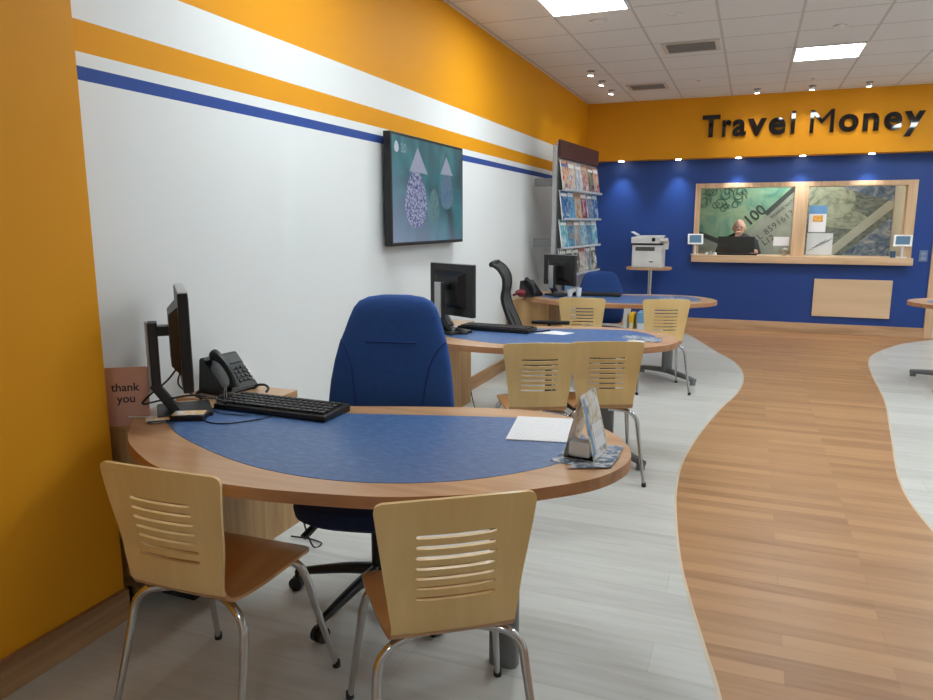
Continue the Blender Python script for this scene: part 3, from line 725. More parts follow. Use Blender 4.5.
bm = BM(); flatpoly(bm, blob(-0.24, -0.05, 0.165, 0.19), 0.0866); obj('picture_figure', bm, noisepic('picture_figure_spots', [srgb(60, 70, 115), srgb(80, 84, 140), srgb(160, 170, 200), srgb(150, 170, 185)], 60, emit=0.75, dist=0.2, detail=2), scn)
bm = BM(); flatpoly(bm, blob(0.28, 0.02, 0.11, 0.13), 0.0866); obj('picture_figure', bm, noisepic('picture_figure_blue', [srgb(60, 110, 140), srgb(80, 120, 150), srgb(110, 110, 140)], 22, emit=0.7), scn)
bm = BM(); flatpoly(bm, blob(0.05, -0.09, 0.09, 0.12), 0.0867); obj('picture_figure', bm, noisepic('picture_figure_grey', [srgb(60, 90, 100), srgb(90, 130, 140), srgb(60, 120, 130)], 16, emit=0.7), scn)
bm = BM(); flatpoly(bm, blob(-0.52, 0.265, 0.03, 0.035), 0.0868); obj('picture_logo', bm, emis('picture_logo_white', srgb(190, 200, 210), 0.8), scn)
bm = text_bm('20', 0.08); xf(bm, Matrix.Rotation(PI/2, 4, 'Z')); shift(bm, (0.0868, -0.46, 0.235)); obj('picture_text', bm, emis('picture_text_white', srgb(150, 170, 180), 0.7), scn)

# ================================================================== BROCHURE RACK
ang = math.atan2(0.10, 1.40)
t = thing('brochure_rack', 'tall wall-mounted brochure rack with a maroon header, beside the blue wall', 'brochure rack', (0.315, 7.26, 0), -ang)
# local frame: +y along the panel, +x out of its face
RL = 1.42
bm = BM(); box(bm, -0.02, 0.0, 0, RL, 0.70, 2.22); obj('back_panel', bm, M['steel'], t)
bm = BM(); box(bm, 0.001, 0.028, 0.0, RL, 2.07, 2.245, 0.002); obj('header', bm, M['maroon'], t)
for y in (-0.028,):
    bm = BM(); box(bm, -0.045, 0.0, y, y+0.026, 0.0, 2.19, 0.003); obj('post', bm, M['silver'], t)
bm = BM(); box(bm, -0.045, -0.021, RL-0.03, RL, 0.0, 2.19, 0.003); obj('post', bm, M['silver'], t)
for z in (1.83, 1.22):
    bm = BM(); box(bm, -0.25, -0.046, 0.0, 0.08, z-0.04, z+0.04, 0.004); obj('wall_bracket', bm, M['grey_metal'], t)
TRAY = plain('frosted_pale_plastic', (0.55, 0.60, 0.66, 1), 0.3)
tiers = [1.750, 1.455, 1.160, 0.865, 0.70]
for z in tiers[:4]:
    bm = BM(); box(bm, 0.001, 0.085, 0.0, RL, z-0.008, z-0.004); box(bm, 0.083, 0.085, 0.0, RL, z-0.008, z+0.015); obj('tray', bm, TRAY, t)
rng = random.Random(3)
pal = {0: [((196, 70, 50), (230, 200, 170), (70, 110, 170)), ((70, 110, 170), (225, 215, 205), (190, 150, 120)), ((222, 222, 226), (190, 205, 220), (120, 130, 160)), ((235, 230, 225), (160, 90, 80), (210, 180, 160)), ((60, 50, 60), (150, 120, 110), (90, 140, 70))],
       1: [((70, 130, 180), (40, 90, 150), (190, 210, 225)), ((60, 120, 175), (120, 170, 205), (50, 90, 130)), ((110, 165, 205), (220, 190, 140), (150, 110, 80)), ((120, 50, 60), (160, 90, 90), (220, 220, 220)), ((150, 190, 210), (90, 120, 150), (200, 190, 180))],
       2: [((70, 140, 170), (110, 180, 200), (220, 225, 225)), ((100, 160, 190), (60, 120, 160), (180, 150, 120)), ((130, 190, 215), (190, 160, 130), (70, 130, 160)), ((110, 170, 200), (160, 200, 215), (90, 110, 120)), ((130, 180, 210), (80, 120, 150), (200, 210, 215))],
       3: [((50, 60, 50), (120, 120, 110), (220, 220, 215)), ((120, 105, 90), (60, 60, 60), (230, 230, 225)), ((200, 195, 185), (110, 100, 90), (60, 70, 80)), ((90, 80, 75), (200, 195, 185), (160, 60, 60)), ((210, 215, 215), (120, 130, 140), (80, 90, 100))]}
rows_n = ['top', 'second', 'third', 'fourth']; cols_n = ['leftmost', 'second from left', 'third from left', 'third from right', 'second from right', 'rightmost']
Rm = Matrix.Translation((0.315, 7.26, 0)) @ Matrix.Rotation(-ang, 4, 'Z')
for ti in range(4):
    for ci in range(6):
        w, h = (0.222, 0.300); z = tiers[ti]-0.003
        b = thing('brochure', 'holiday brochure, %s in the %s row of the rack' % (cols_n[ci], rows_n[ti]), 'brochure', (0, 0, 0), 0, 'brochures in the rack')
        lean = math.radians(8)
        b.matrix_world = Rm @ Matrix.Translation((0.064-0.004*(ci % 2), 0.02+ci*0.232, z)) @ Matrix.Rotation(-lean, 4, 'Y')
        c = [srgb(*q) for q in pal[ti][ci % 5]]
        bm = BM(); box(bm, -0.012, 0, 0, w, 0.002, h); obj('pages', bm, M['paper'], b)
        bm = BM(); box(bm, 0.0002, 0.0014, 0, w, 0.002, h); cv = obj('cover', bm, noisepic('brochure_cover', c, 13, seed=ti*7+ci*3.1, dist=0.4, detail=2), b)
        bm = BM(); box(bm, 0.0015, 0.0019, 0.015, w-0.02, h-0.06, h-0.02 if ci % 2 else h-0.03); obj('title_strip', bm, M['paper'] if (ti+ci) % 3 else plain('title_tone', c[2], 0.4), cv)
b = thing('brochure', 'light blue brochure at the bottom of the rack, behind the farthest monitor', 'brochure', (0, 0, 0), 0, None)
b.matrix_world = Rm @ Matrix.Translation((0.03, 0.235, 0.62))
bm = BM(); box(bm, -0.010, 0, 0, 0.2, 0, 0.245); obj('pages', bm, M['light_blue'], b)
bm = BM(); box(bm, -0.001, 0.05, 0.2, 0.5, 0.612, 0.617); box(bm, 0.048, 0.05, 0.2, 0.5, 0.617, 0.64); obj('tray', bm, TRAY, t)

# ================================================================== PRINTER AND ITS TABLE
t = thing('printer_table', 'small high pedestal table under the printer by the blue wall', 'table', (0.915, 9.95, 0))
bm = BM(); prism(bm, [(p.x, p.y) for p in catmull([(-0.285, -0.12, 0), (-0.2, -0.2, 0), (0.2, -0.2, 0), (0.285, -0.12, 0), (0.285, 0.16, 0), (0.2, 0.24, 0), (-0.2, 0.24, 0), (-0.285, 0.16, 0)], 4, True)], 0.80, 0.828, 0.004); obj('tabletop', bm, M['beech'], t)
bm = BM(); cyl(bm, (0.02, 0), 0.03, 0.02, 0.80, 20); obj('pole', bm, M['chrome'], t, True)
bm = BM(); cyl(bm, (0.02, 0), 0.22, 0, 0.012, 32); cyl(bm, (0.02, 0), 0.05, 0.012, 0.03, 24); obj('base', bm, M['chrome'], t, True)
t = thing('printer', 'white office printer with scanner lid on the pedestal table', 'printer', (0.905, 9.95, 0.829))
bm = BM(); box(bm, -0.195, 0.195, -0.19, 0.20, 0.0, 0.30, 0.008); obj('body', bm, M['white'], t)
bm = BM(); box(bm, -0.15, 0.10, -0.196, -0.188, 0.225, 0.275, 0.002); obj('output_slot', bm, M['vent_dark'], t)
bm = BM(); box(bm, -0.17, 0.17, -0.1935, -0.1895, 0.02, 0.11, 0.001); obj('paper_tray', bm, M['white'], t)
bm = BM(); box(bm, -0.205, 0.205, -0.20, 0.205, 0.300, 0.322, 0.003); obj('band', bm, M['dark_grey'], t)
bm = BM(); box(bm, -0.21, 0.17, -0.20, 0.205, 0.322, 0.405, 0.01); obj('scanner', bm, M['white'], t)
bm = BM(); box(bm, -0.16, 0.19, -0.12, 0.17, 0.405, 0.42, 0.003, Matrix.Rotation(0.0, 4, 'Y')); box(bm, -0.09, 0.0, -0.14, 0.14, 0, 0.008, 0.002, Matrix.Translation((-0.15, 0, 0.425)) @ Matrix.Rotation(math.radians(28), 4, 'Y')); obj('document_feeder', bm, M['white'], t)
bm = BM(); box(bm, 0, 0.10, -0.10, 0.06, 0, 0.05, 0.006, Matrix.Translation((0.165, -0.13, 0.31)) @ Matrix.Rotation(math.radians(-25), 4, 'X')); box(bm, 0.185, 0.255, -0.16, 0.02, 0.24, 0.335, 0.012); obj('control_panel', bm, M['white'], t)
bm = BM(); box(bm, 0.035, 0.085, -0.1955, -0.190, 0.075, 0.088); obj('badge', bm, M['navy_ink'], t)
bm = BM(); box(bm, 0.06, 0.10, -0.205, -0.1995, 0.35, 0.395); obj('display', bm, M['screen'], t)

# ================================================================== SERVICE WALL DETAILS
t = tag(obj('wall_board', (lambda b: (box(b, 2.97, 3.855, 10.268, 10.2995, 0.225, 0.705, 0.002), b)[1])(BM()), M['panel_board']), 'plain pale wooden board fixed low on the blue wall', 'wall panel')
t = thing('wall_switch', 'grey double wall socket plate on the blue wall near the oak post', 'switch', (4.155, 10.298, 1.015))
bm = BM(); box(bm, -0.045, 0.045, -0.010, 0.0, -0.07, 0.07, 0.003); obj('plate', bm, plain('grey_blue_plate', srgb(110, 130, 165), 0.4), t)
for z in (-0.03, 0.03):
    bm = BM(); box(bm, -0.025, 0.025, -0.015, -0.010, z-0.018, z+0.018, 0.002); obj('rocker', bm, plain('grey_rocker', srgb(140, 155, 180), 0.4), t)

# banknote mural on the office wall (plain stand-in notes)
mural = thing('banknote_mural', 'large wall print of overlapping green and grey banknotes behind the counter', 'wall print', (2.6, 11.618, 1.4))
NG = noisepic('note_green_print', [srgb(80, 140, 118), srgb(128, 176, 148), srgb(160, 192, 150), srgb(176, 196, 160)], 2.6, dist=1.5, detail=5, stretch=(1, 1, 1))
NB = noisepic('note_grey_print', [srgb(128, 134, 118), srgb(160, 164, 146), srgb(178, 180, 162)], 3.0, dist=0.6, detail=6)
NP = noisepic('note_portrait_print', [srgb(82, 90, 84), srgb(120, 128, 118), srgb(150, 156, 140)], 5.0, dist=2.5, detail=6, stretch=(1, 1, 2.2))
ND = plain('note_dark_ink', srgb(52, 62, 56), 0.6)
NL = plain('note_pale_paper', srgb(190, 190, 170), 0.6)
NBL = noisepic('note_blue_print', [srgb(60, 80, 120), srgb(110, 130, 150), srgb(190, 190, 190)], 6.0, dist=2.0)
def poly(name, pts, y, mat):
    bm = BM(); vs = [bm.verts.new((a-2.6, y, b-1.4)) for a, b in pts]; vs2 = [bm.verts.new((a-2.6, y+0.002, b-1.4)) for a, b in pts]
    bm.faces.new(vs); bm.faces.new(vs2[::-1])
    for i in range(len(pts)): bm.faces.new((vs[i], vs[(i+1) % len(pts)], vs2[(i+1) % len(pts)], vs2[i]))
    return obj(name, bm, mat, mural)
poly('backing_print', [(1.1, 0.75), (3.985, 0.75), (3.985, 2.05), (1.1, 2.05)], -0.003, NB)
poly('green_note', [(1.1, 1.42), (2.05, 1.02), (3.0, 2.05), (1.1, 2.05)], -0.006, NG)
poly('note_shadow', [(1.1, 1.42), (1.1, 1.36), (2.05, 0.96), (2.1, 1.06), (2.05, 1.05)], -0.0065, ND)
poly('grey_note', [(1.9, 1.1), (2.55, 1.72), (2.86, 2.05), (3.2, 2.05), (3.2, 0.75), (2.35, 0.75)], -0.009, NB)
poly('note_band', [(2.32, 1.56), (2.38, 1.52), (2.78, 1.93), (2.74, 1.98)], -0.011, ND)
poly('portrait_note', [(2.9, 0.75), (3.985, 0.75), (3.985, 2.05), (2.9, 2.05)], -0.012, NP)
# plain engraved head shape, no particular person
def ell(cx, cz, rx, rz, a=0, n=28): return [(cx+rx*math.cos(2*PI*k/n)*math.cos(a)-rz*math.sin(2*PI*k/n)*math.sin(a), cz+rx*math.cos(2*PI*k/n)*math.sin(a)+rz*math.sin(2*PI*k/n)*math.cos(a)) for k in range(n)]
poly('portrait_collar', ell(3.32, 1.48, 0.40, 0.14, -0.15), -0.0145, noisepic('collar_print', [srgb(120, 128, 112), srgb(165, 170, 145), srgb(180, 184, 160)], 7, dist=2, stretch=(1, 1, 2)))
poly('portrait_oval', ell(3.20, 1.76, 0.32, 0.25, -0.3), -0.016, noisepic('oval_print', [srgb(110, 118, 100), srgb(170, 174, 146), srgb(188, 190, 162)], 5, dist=2.5, detail=5))
poly('pale_strip', [(2.95, 0.80), (3.12, 0.80), (3.985, 1.62), (3.985, 1.78)], -0.0175, NL)
poly('blue_corner', [(3.35, 1.90), (3.985, 1.70), (3.985, 2.05), (3.35, 2.05)], -0.0178, NBL)
poly('lower_note', [(3.22, 0.80), (3.985, 0.80), (3.985, 1.50)], -0.0176, NBL)
def mtext(s, size, x, z, a, off=0.0, mat=None, name='serial_number', sp=1.0):
    bm = text_bm(s, size, 0, off, sp); xf(bm, Matrix.Translation((x-2.6, -0.0125, z-1.4)) @ Matrix.Rotation(-a, 4, 'Y')); obj(name, bm, mat or ND, mural)
mtext('100', 0.22, 2.13, 1.36, math.radians(43), 0.004, name='note_value')
mtext('LL 85916139', 0.125, 2.24, 1.12, math.radians(40), 0.0, sp=1.12)
mtext('L12', 0.12, 2.36, 1.08, math.radians(36), 0.001)
mtext('RESERVE NOTE', 0.055, 2.44, 1.475, math.radians(42), 0.001, sp=1.1, name='note_heading')
bm = BM()
for r0 in (0.13, 0.085):
    pts = ell(2.86, 1.33, r0, r0); pi = ell(2.86, 1.33, r0-0.018, r0-0.018)
    A = [bm.verts.new((a-2.6, -0.0128, b-1.4)) for a, b in pts]; B = [bm.verts.new((a-2.6, -0.0128, b-1.4)) for a, b in pi]
    for k in range(len(A)): bm.faces.new((A[k], A[(k+1) % 28], B[(k+1) % 28], B[k]))
obj('round_seal', bm, ND, mural)
bm = BM()
rr = random.Random(5)
for k in range(16):   # scrollwork on the green note
    cx, cz, r0 = 1.45+rr.random()*0.55, 1.62+rr.random()*0.28, 0.05+rr.random()*0.07
    tube(bm, [(cx-2.6+r0*(1-0.03*i)*math.cos(0.35*i), -0.0085, cz-1.4+r0*(1-0.03*i)*math.sin(0.35*i)) for i in range(22)], 0.006, 5)
obj('scrollwork', bm, plain('scroll_green_ink', srgb(66, 118, 98), 0.6), mural)

# stickers on / behind the glass
t = tag(obj('window_notice', (lambda b: (box(b, 2.45, 2.640, 10.358, 10.3645, 1.12, 1.235), b)[1])(BM()), M['printed']), 'small white notice stuck low on the left service window', 'notice')
t = thing('picture_notice', 'notice with a blue top and orange picture on the right service window', 'notice', (2.955, 10.3645, 1.30))
bm = BM(); box(bm, -0.10, 0.10, -0.006, 0, 0, 0.23); obj('sheet', bm, M['paper'], t)
bm = BM(); box(bm, -0.105, 0.105, -0.008, 0, 0.23, 0.335); obj('blue_top', bm, M['light_blue'], t)
bm = BM(); box(bm, -0.055, 0.06, -0.009, -0.0062, 0.13, 0.21); obj('orange_picture', bm, noisepic('orange_print', [srgb(225, 150, 60), srgb(240, 180, 90), srgb(150, 110, 70)], 20), t)
t = thing('handwritten_notice', 'pale sheet with dark handwriting below the picture notice', 'notice', (3.0, 10.3645, 1.01))
bm = BM(); box(bm, -0.15, 0.15, -0.005, 0, 0, 0.275); sh = obj('sheet', bm, plain('grey_white_sheet', srgb(200, 205, 205), 0.6), t)
bm = BM(); rr = random.Random(9)
for k in range(5):
    x0, z0 = -0.12+0.04*k, 0.05+0.032*k if k < 3 else 0.06+0.02*k
    tube(bm, [(x0+0.018*i, -0.0055, z0+0.012*i+0.009*math.sin(i*2.1+k)) for i in range(7)], 0.003, 5)
obj('handwriting', bm, M['navy_ink'], sh)
def tablet(x, z, yawd, label):
    t = thing('card_tablet', label, 'tablet', (x, 10.25, 0.991), math.radians(yawd), 'white tablets on the counter')
    bm = BM(); cyl(bm, (0, 0), 0.055, 0, 0.012, 24); cyl(bm, (0, 0.01), 0.016, 0.012, 0.20, 14); obj('stand', bm, M['white'], t, True)
    m = Matrix.Translation((0, -0.015, 0.205)) @ Matrix.Rotation(math.radians(-22), 4, 'X')
    bm = BM(); box(bm, -0.10, 0.10, -0.008, 0.008, -0.07, 0.08, 0.006, m); bz = obj('bezel', bm, M['white'], t)
    bm = BM(); box(bm, -0.076, 0.076, -0.0100, -0.0082, -0.048, 0.060, 0, m); obj('screen', bm, M['screen_blue'], bz)
tablet(1.475, 0, 8, 'white tablet on a stand at the left end of the counter')
tablet(3.915, 0, -12, 'white tablet on a stand at the right end of the counter')
t = thing('counter_monitor', 'black monitor seen from behind in front of the seated person', 'monitor', (1.99, 10.45, 0.991))
bm = BM(); box(bm, -0.235, 0.235, -0.02, 0.01, 0.03, 0.245, 0.006); obj('panel', bm, M['black'], t)
bm = BM(); box(bm, -0.14, 0.14, -0.07, 0.08, 0, 0.010, 0.003); box(bm, -0.03, 0.03, 0.005, 0.025, 0.01, 0.08); obj('stand', bm, M['black'], t)
bm = BM(); box(bm, -0.24, 0.26, -0.06, 0.0, 0, 0.025, 0.004); tag(obj('counter_keyboard', bm, M['black']), 'black keyboard lying on the counter below the monitor', 'keyboard', None, (2.0, 10.345, 0.991), 0)
for k, (dx, nm) in enumerate(((1.63, 'leftmost'), (1.68, 'middle'), (1.735, 'rightmost'))):
    bm = BM(); box(bm, -0.018, 0.018, -0.012, 0.012, 0, 0.035+0.01*(k == 1), 0.004); box(bm, -0.03, 0.0, -0.03, -0.012, 0, 0.012, 0.002)
    tag(obj('desk_clip', bm, M['white'] if k != 1 else M['silver']), nm+' of three tiny white objects on the left of the counter', 'small item', 'small items on the counter', (dx, 10.30, 0.991), 0.4*k)
bm = BM(); cyl(bm, (0, 0), 0.028, 0, 0.075, 20); cyl(bm, (0, 0), 0.03, 0.07, 0.078, 20)
tag(obj('blue_cup', bm, plain('blue_pot', srgb(50, 90, 130), 0.4), None, True), 'small blue pot beside the right tablet', 'pot', None, (3.82, 10.25, 0.991), 0)
bm = BM(); ellipsoid(bm, (0, 0, 0.05), (0.05, 0.045, 0.05)); box(bm, -0.03, 0.03, -0.03, 0.03, 0, 0.02)
tag(obj('hand_bell', bm, plain('pale_cloth', srgb(190, 180, 165), 0.7), None, True), 'small pale rounded object at the right end of the left window', 'small item', None, (2.60, 10.47, 0.991), 0)

# ================================================================== PERSON
person = thing('person', 'bald person in a dark jacket seated behind the counter, hand at chin', 'person', (2.01, 10.95, 0.45))
bm = BM()
# head, neck, torso, arms as one surface (local z = 0 is the seat)
ellipsoid(bm, (0, -0.015, 0.905), (0.077, 0.095, 0.108)); ellipsoid(bm, (0, -0.045, 0.855), (0.060, 0.062, 0.075))
ellipsoid(bm, (0, -0.112, 0.878), (0.014, 0.020, 0.024)); ellipsoid(bm, (0, -0.102, 0.838), (0.026, 0.010, 0.008))
for s in (-1, 1):
    ellipsoid(bm, (s*0.079, -0.005, 0.885), (0.012, 0.022, 0.032)); ellipsoid(bm, (s*0.030, -0.098, 0.920), (0.024, 0.012, 0.008))
tube(bm, [(0, 0.0, 0.70), (0, -0.01, 0.86)], [0.062, 0.055], 16)
loft(bm, [(0, 0.02, 0.0, 0.17, 0.12), (0, 0.01, 0.2, 0.17, 0.115), (0, 0, 0.42, 0.19, 0.12), (0, 0, 0.62, 0.20, 0.12), (0, 0.0, 0.74, 0.16, 0.09), (0, 0, 0.79, 0.07, 0.06)], 24, 2.3)
for s in (-1, 1):
    tube(bm, catmull([(0, 0.02, 0.08), (s*0.10, -0.05, 0.07), (s*0.14, -0.32, 0.08), (s*0.14, -0.34, -0.2), (s*0.14, -0.30, -0.38)], 5), [0.085]*9+[0.055]*12, 14)
    ellipsoid(bm, (s*0.14, -0.34, -0.40), (0.045, 0.10, 0.035))
# right arm folded up to the chin, left arm forward on the counter
rarm = [(-0.19, 0.0, 0.69), (-0.27, -0.06, 0.46), (-0.14, -0.20, 0.60), (-0.02, -0.155, 0.785)]
larm = [(0.19, 0.0, 0.69), (0.27, -0.08, 0.47), (0.24, -0.26, 0.575), (0.16, -0.33, 0.585)]
for arm in (rarm, larm):
    tube(bm, [arm[0], arm[1]], [0.055, 0.043], 14); ellipsoid(bm, arm[1], (0.044, 0.044, 0.044)); tube(bm, [arm[1], arm[2]], [0.042, 0.032], 14); tube(bm, [arm[2], arm[3]], [0.032, 0.026], 12)
# hands: palm, four fingers, thumb
ellipsoid(bm, (-0.012, -0.150, 0.805), (0.036, 0.018, 0.038))
for k in range(4): tube(bm, catmull([(-0.030+0.017*k, -0.155, 0.80), (-0.032+0.018*k, -0.165, 0.835), (-0.028+0.017*k, -0.140, 0.852-0.004*abs(k-1.5))], 4), [0.0095, 0.007], 8)
tube(bm, [(0.02, -0.145, 0.79), (0.045, -0.125, 0.825)], [0.011, 0.008], 8)
ellipsoid(bm, (0.135, -0.36, 0.585), (0.038, 0.042, 0.016))
for k in range(4): tube(bm, catmull([(0.155-0.018*k, -0.38, 0.588), (0.15-0.018*k, -0.42, 0.590), (0.145-0.018*k, -0.445+0.006*abs(k-1.5), 0.575)], 4), [0.0095, 0.007], 8)
tube(bm, [(0.10, -0.355, 0.588), (0.07, -0.395, 0.578)], [0.011, 0.008], 8)
ob = obj('body', bm, M['skin'], person, True); md = ob.modifiers.new('one_skin', 'REMESH'); md.mode = 'VOXEL'; md.voxel_size = 0.006; md.use_smooth_shade = True
bm = BM()
loft(bm, [(0, 0.02, 0.02, 0.19, 0.14), (0, 0.01, 0.2, 0.19, 0.135), (0, 0, 0.42, 0.215, 0.14), (0, 0, 0.60, 0.228, 0.138), (0, 0.0, 0.71, 0.215, 0.120), (0, 0.0, 0.78, 0.15, 0.09), (0, 0.005, 0.825, 0.075, 0.07)], 28, 2.3)
for arm in (rarm, larm):
    ellipsoid(bm, arm[0], (0.072, 0.072, 0.065)); tube(bm, [arm[0], arm[1]], [0.071, 0.060], 16); ellipsoid(bm, arm[1], (0.060, 0.060, 0.060))
    a, b = Vector(arm[1]), Vector(arm[2]); tube(bm, [a, b], [0.059, 0.047], 16)
ob = obj('jacket', bm, M['jacket'], person, True); md = ob.modifiers.new('one_cloth', 'REMESH'); md.mode = 'VOXEL'; md.voxel_size = 0.010; md.use_smooth_shade = True
bm = BM()
for s in (-1, 1): tube(bm, catmull([(0, 0.02, 0.07), (s*0.10, -0.05, 0.06), (s*0.14, -0.32, 0.07), (s*0.14, -0.34, -0.2), (s*0.14, -0.31, -0.35)], 5), [0.098]*9+[0.07]*12, 14)
ob = obj('trousers', bm, M['jacket'], person, True); md = ob.modifiers.new('one_cloth', 'REMESH'); md.mode = 'VOXEL'; md.voxel_size = 0.012
bm = BM()
for s in (-1, 1): ellipsoid(bm, (s*0.028, -0.100, 0.905), (0.010, 0.006, 0.006), 12, 8)
obj('eyes', bm, M['navy_ink'], person, True)
bm = BM()
for s in (-1, 1): ellipsoid(bm, (s*0.070, 0.02, 0.915), (0.014, 0.05, 0.038), 14, 10)
ellipsoid(bm, (0, 0.072, 0.89), (0.06, 0.016, 0.045), 14, 10)
obj('hair', bm, M['grey_hair'], person, True)
# stool for the person
t = thing('office_stool', 'dark office seat under the person behind the counter, hidden by the wall', 'stool', (2.01, 11.0, 0))
bm = BM(); loft(bm, [(0, 0, 0.33, 0.2, 0.19), (0, 0, 0.36, 0.22, 0.21), (0, 0, 0.395, 0.21, 0.20)], 28, 3); obj('seat', bm, M['black'], t, True)
bm = BM(); cyl(bm, (0, 0), 0.03, 0.03, 0.37, 16); cyl(bm, (0, 0), 0.22, 0, 0.03, 28); obj('base', bm, M['black'], t, True)

# ================================================================== THINGS ON AND AROUND THE DESKS
ZT = 0.7315
def make_monitor(label, wp=0.41, hp=0.345, z0=0.115, stand=0.20):
    """screen faces +x; stand behind (-x)"""
    t = thing('monitor', label, 'monitor', (0, 0, 0), 0, 'black desk monitors')
    bm = BM(); box(bm, 0.0, 0.035, -wp/2, wp/2, z0, z0+hp, 0.005); p = obj('panel', bm, M['black'], t)
    bm = BM(); box(bm, 0.0345, 0.0362, -wp/2+0.016, wp/2-0.016, z0+0.02, z0+hp-0.016); obj('screen', bm, M['screen'], p)
    bm = BM()
    vs = box(bm, -0.030, 0.001, -wp*0.36, wp*0.36, z0+0.05, z0+hp-0.05)
    for v in vs:
        if v.co.x < -0.01: v.co.y *= 0.72; v.co.z = (v.co.z-z0-hp/2)*0.75+z0+hp/2
    obj('rear_housing', bm, M['black'], p)
    bm = BM(); box(bm, 0.004, 0.0352, -wp/2, wp/2, z0+hp, z0+hp+0.003); obj('top_edge', bm, M['silver'], p)
    bm = BM(); box(bm, -0.085, -0.028, -0.03, 0.03, z0+hp*0.52, z0+hp*0.52+0.035, 0.003); obj('arm', bm, M['black'], t)
    bm = BM(); box(bm, -0.100, -0.068, -0.032, 0.032, 0.10, z0+hp*0.52+0.05, 0.004)
    box(bm, -0.016, 0.016, -0.032, 0.032, 0, 0.135, 0.003, Matrix.Translation((-0.022, 0, 0.006)) @ Matrix.Rotation(math.radians(-33), 4, 'Y')); st = obj('stand', bm, M['dark_grey'], t)
    bm = BM(); box(bm, -0.110, -0.100, -0.028, 0.028, 0.09, z0+hp*0.52+0.052, 0.003); obj('stand_trim', bm, M['silver'], st)
    bm = BM(); box(bm, -0.09, 0.10, -0.10, 0.10, 0, 0.018, 0.006); obj('base', bm, M['black'], t)
    return t
mon = make_monitor('black desk monitor seen edge-on at the left end of the nearest desk')
mon.location = (0.250, 2.025, ZT); mon.rotation_euler = (0, 0, math.radians(45))
m2 = dup(mon, (0.420, 4.20, ZT), math.radians(63), 'black monitor seen from behind on the middle desk, below the television'); m2.scale = (1, 1, 0.95)
m3 = dup(mon, (0.47, 6.78, ZT), math.radians(60), 'black monitor seen from behind on the farthest desk, before the brochure rack'); m3.scale = (1, 1, 0.84)

def make_keyboard(label, L=0.50, individual=True):
    t = thing('keyboard', label, 'keyboard', (0, 0, 0), 0, 'black desk keyboards')
    bm = BM(); vs = box(bm, -L/2, L/2, -0.085, 0.085, 0.0, 0.020, 0.004)
    for v in bm.verts:
        if v.co.z > 0.01: v.co.z += 0.010*(v.co.y+0.085)/0.17
    obj('case', bm, M['black'], t)
    z = lambda y: 0.0205+0.010*(y+0.085)/0.17
    for r in range(5):
        y = -0.055+r*0.027
        for c in range(18):
            x = -L/2+0.030+c*(L-0.060)/17
            if r == 0 and 4 <= c <= 7: continue
            bm = BM(); box(bm, x-0.0105, x+0.0105, y-0.0105, y+0.0105, z(y), z(y)+0.007, 0.002); obj('key', bm, M['dark_grey'], t)
    bm = BM(); y = -0.055; box(bm, -L/2+0.03+3.6*(L-0.06)/17, -L/2+0.03+7.4*(L-0.06)/17, y-0.0105, y+0.0105, z(y), z(y)+0.007, 0.002); obj('space_bar', bm, M['dark_grey'], t)
    return t
kb = make_keyboard('long black keyboard at the back edge of the nearest desk')
kb.location = (0.572, 2.185, ZT+0.001); kb.rotation_euler = (0, 0, math.radians(-1.5))
def simple_keyboard(loc, a, label, L=0.52):
    t = thing('keyboard', label, 'keyboard', loc, math.radians(a), 'black desk keyboards')
    bm = BM(); box(bm, -L/2, L/2, -0.08, 0.08, 0.0, 0.024, 0.004); obj('case', bm, M['black'], t)
    bm = BM()
    for r in range(5):
        for c in range(18): x = -L/2+0.03+c*(L-0.06)/17; y = -0.055+r*0.027; box(bm, x-0.0105, x+0.0105, y-0.0105, y+0.0105, 0.0242, 0.031)
    obj('key_block', bm, M['dark_grey'], t)
simple_keyboard((0.665, 4.40, ZT+0.001), -4, 'black keyboard on the middle desk, right of its monitor', 0.5)
simple_keyboard((0.83, 6.86, ZT+0.001), 4, 'black keyboard on the farthest desk, in front of the blue chair', 0.46)

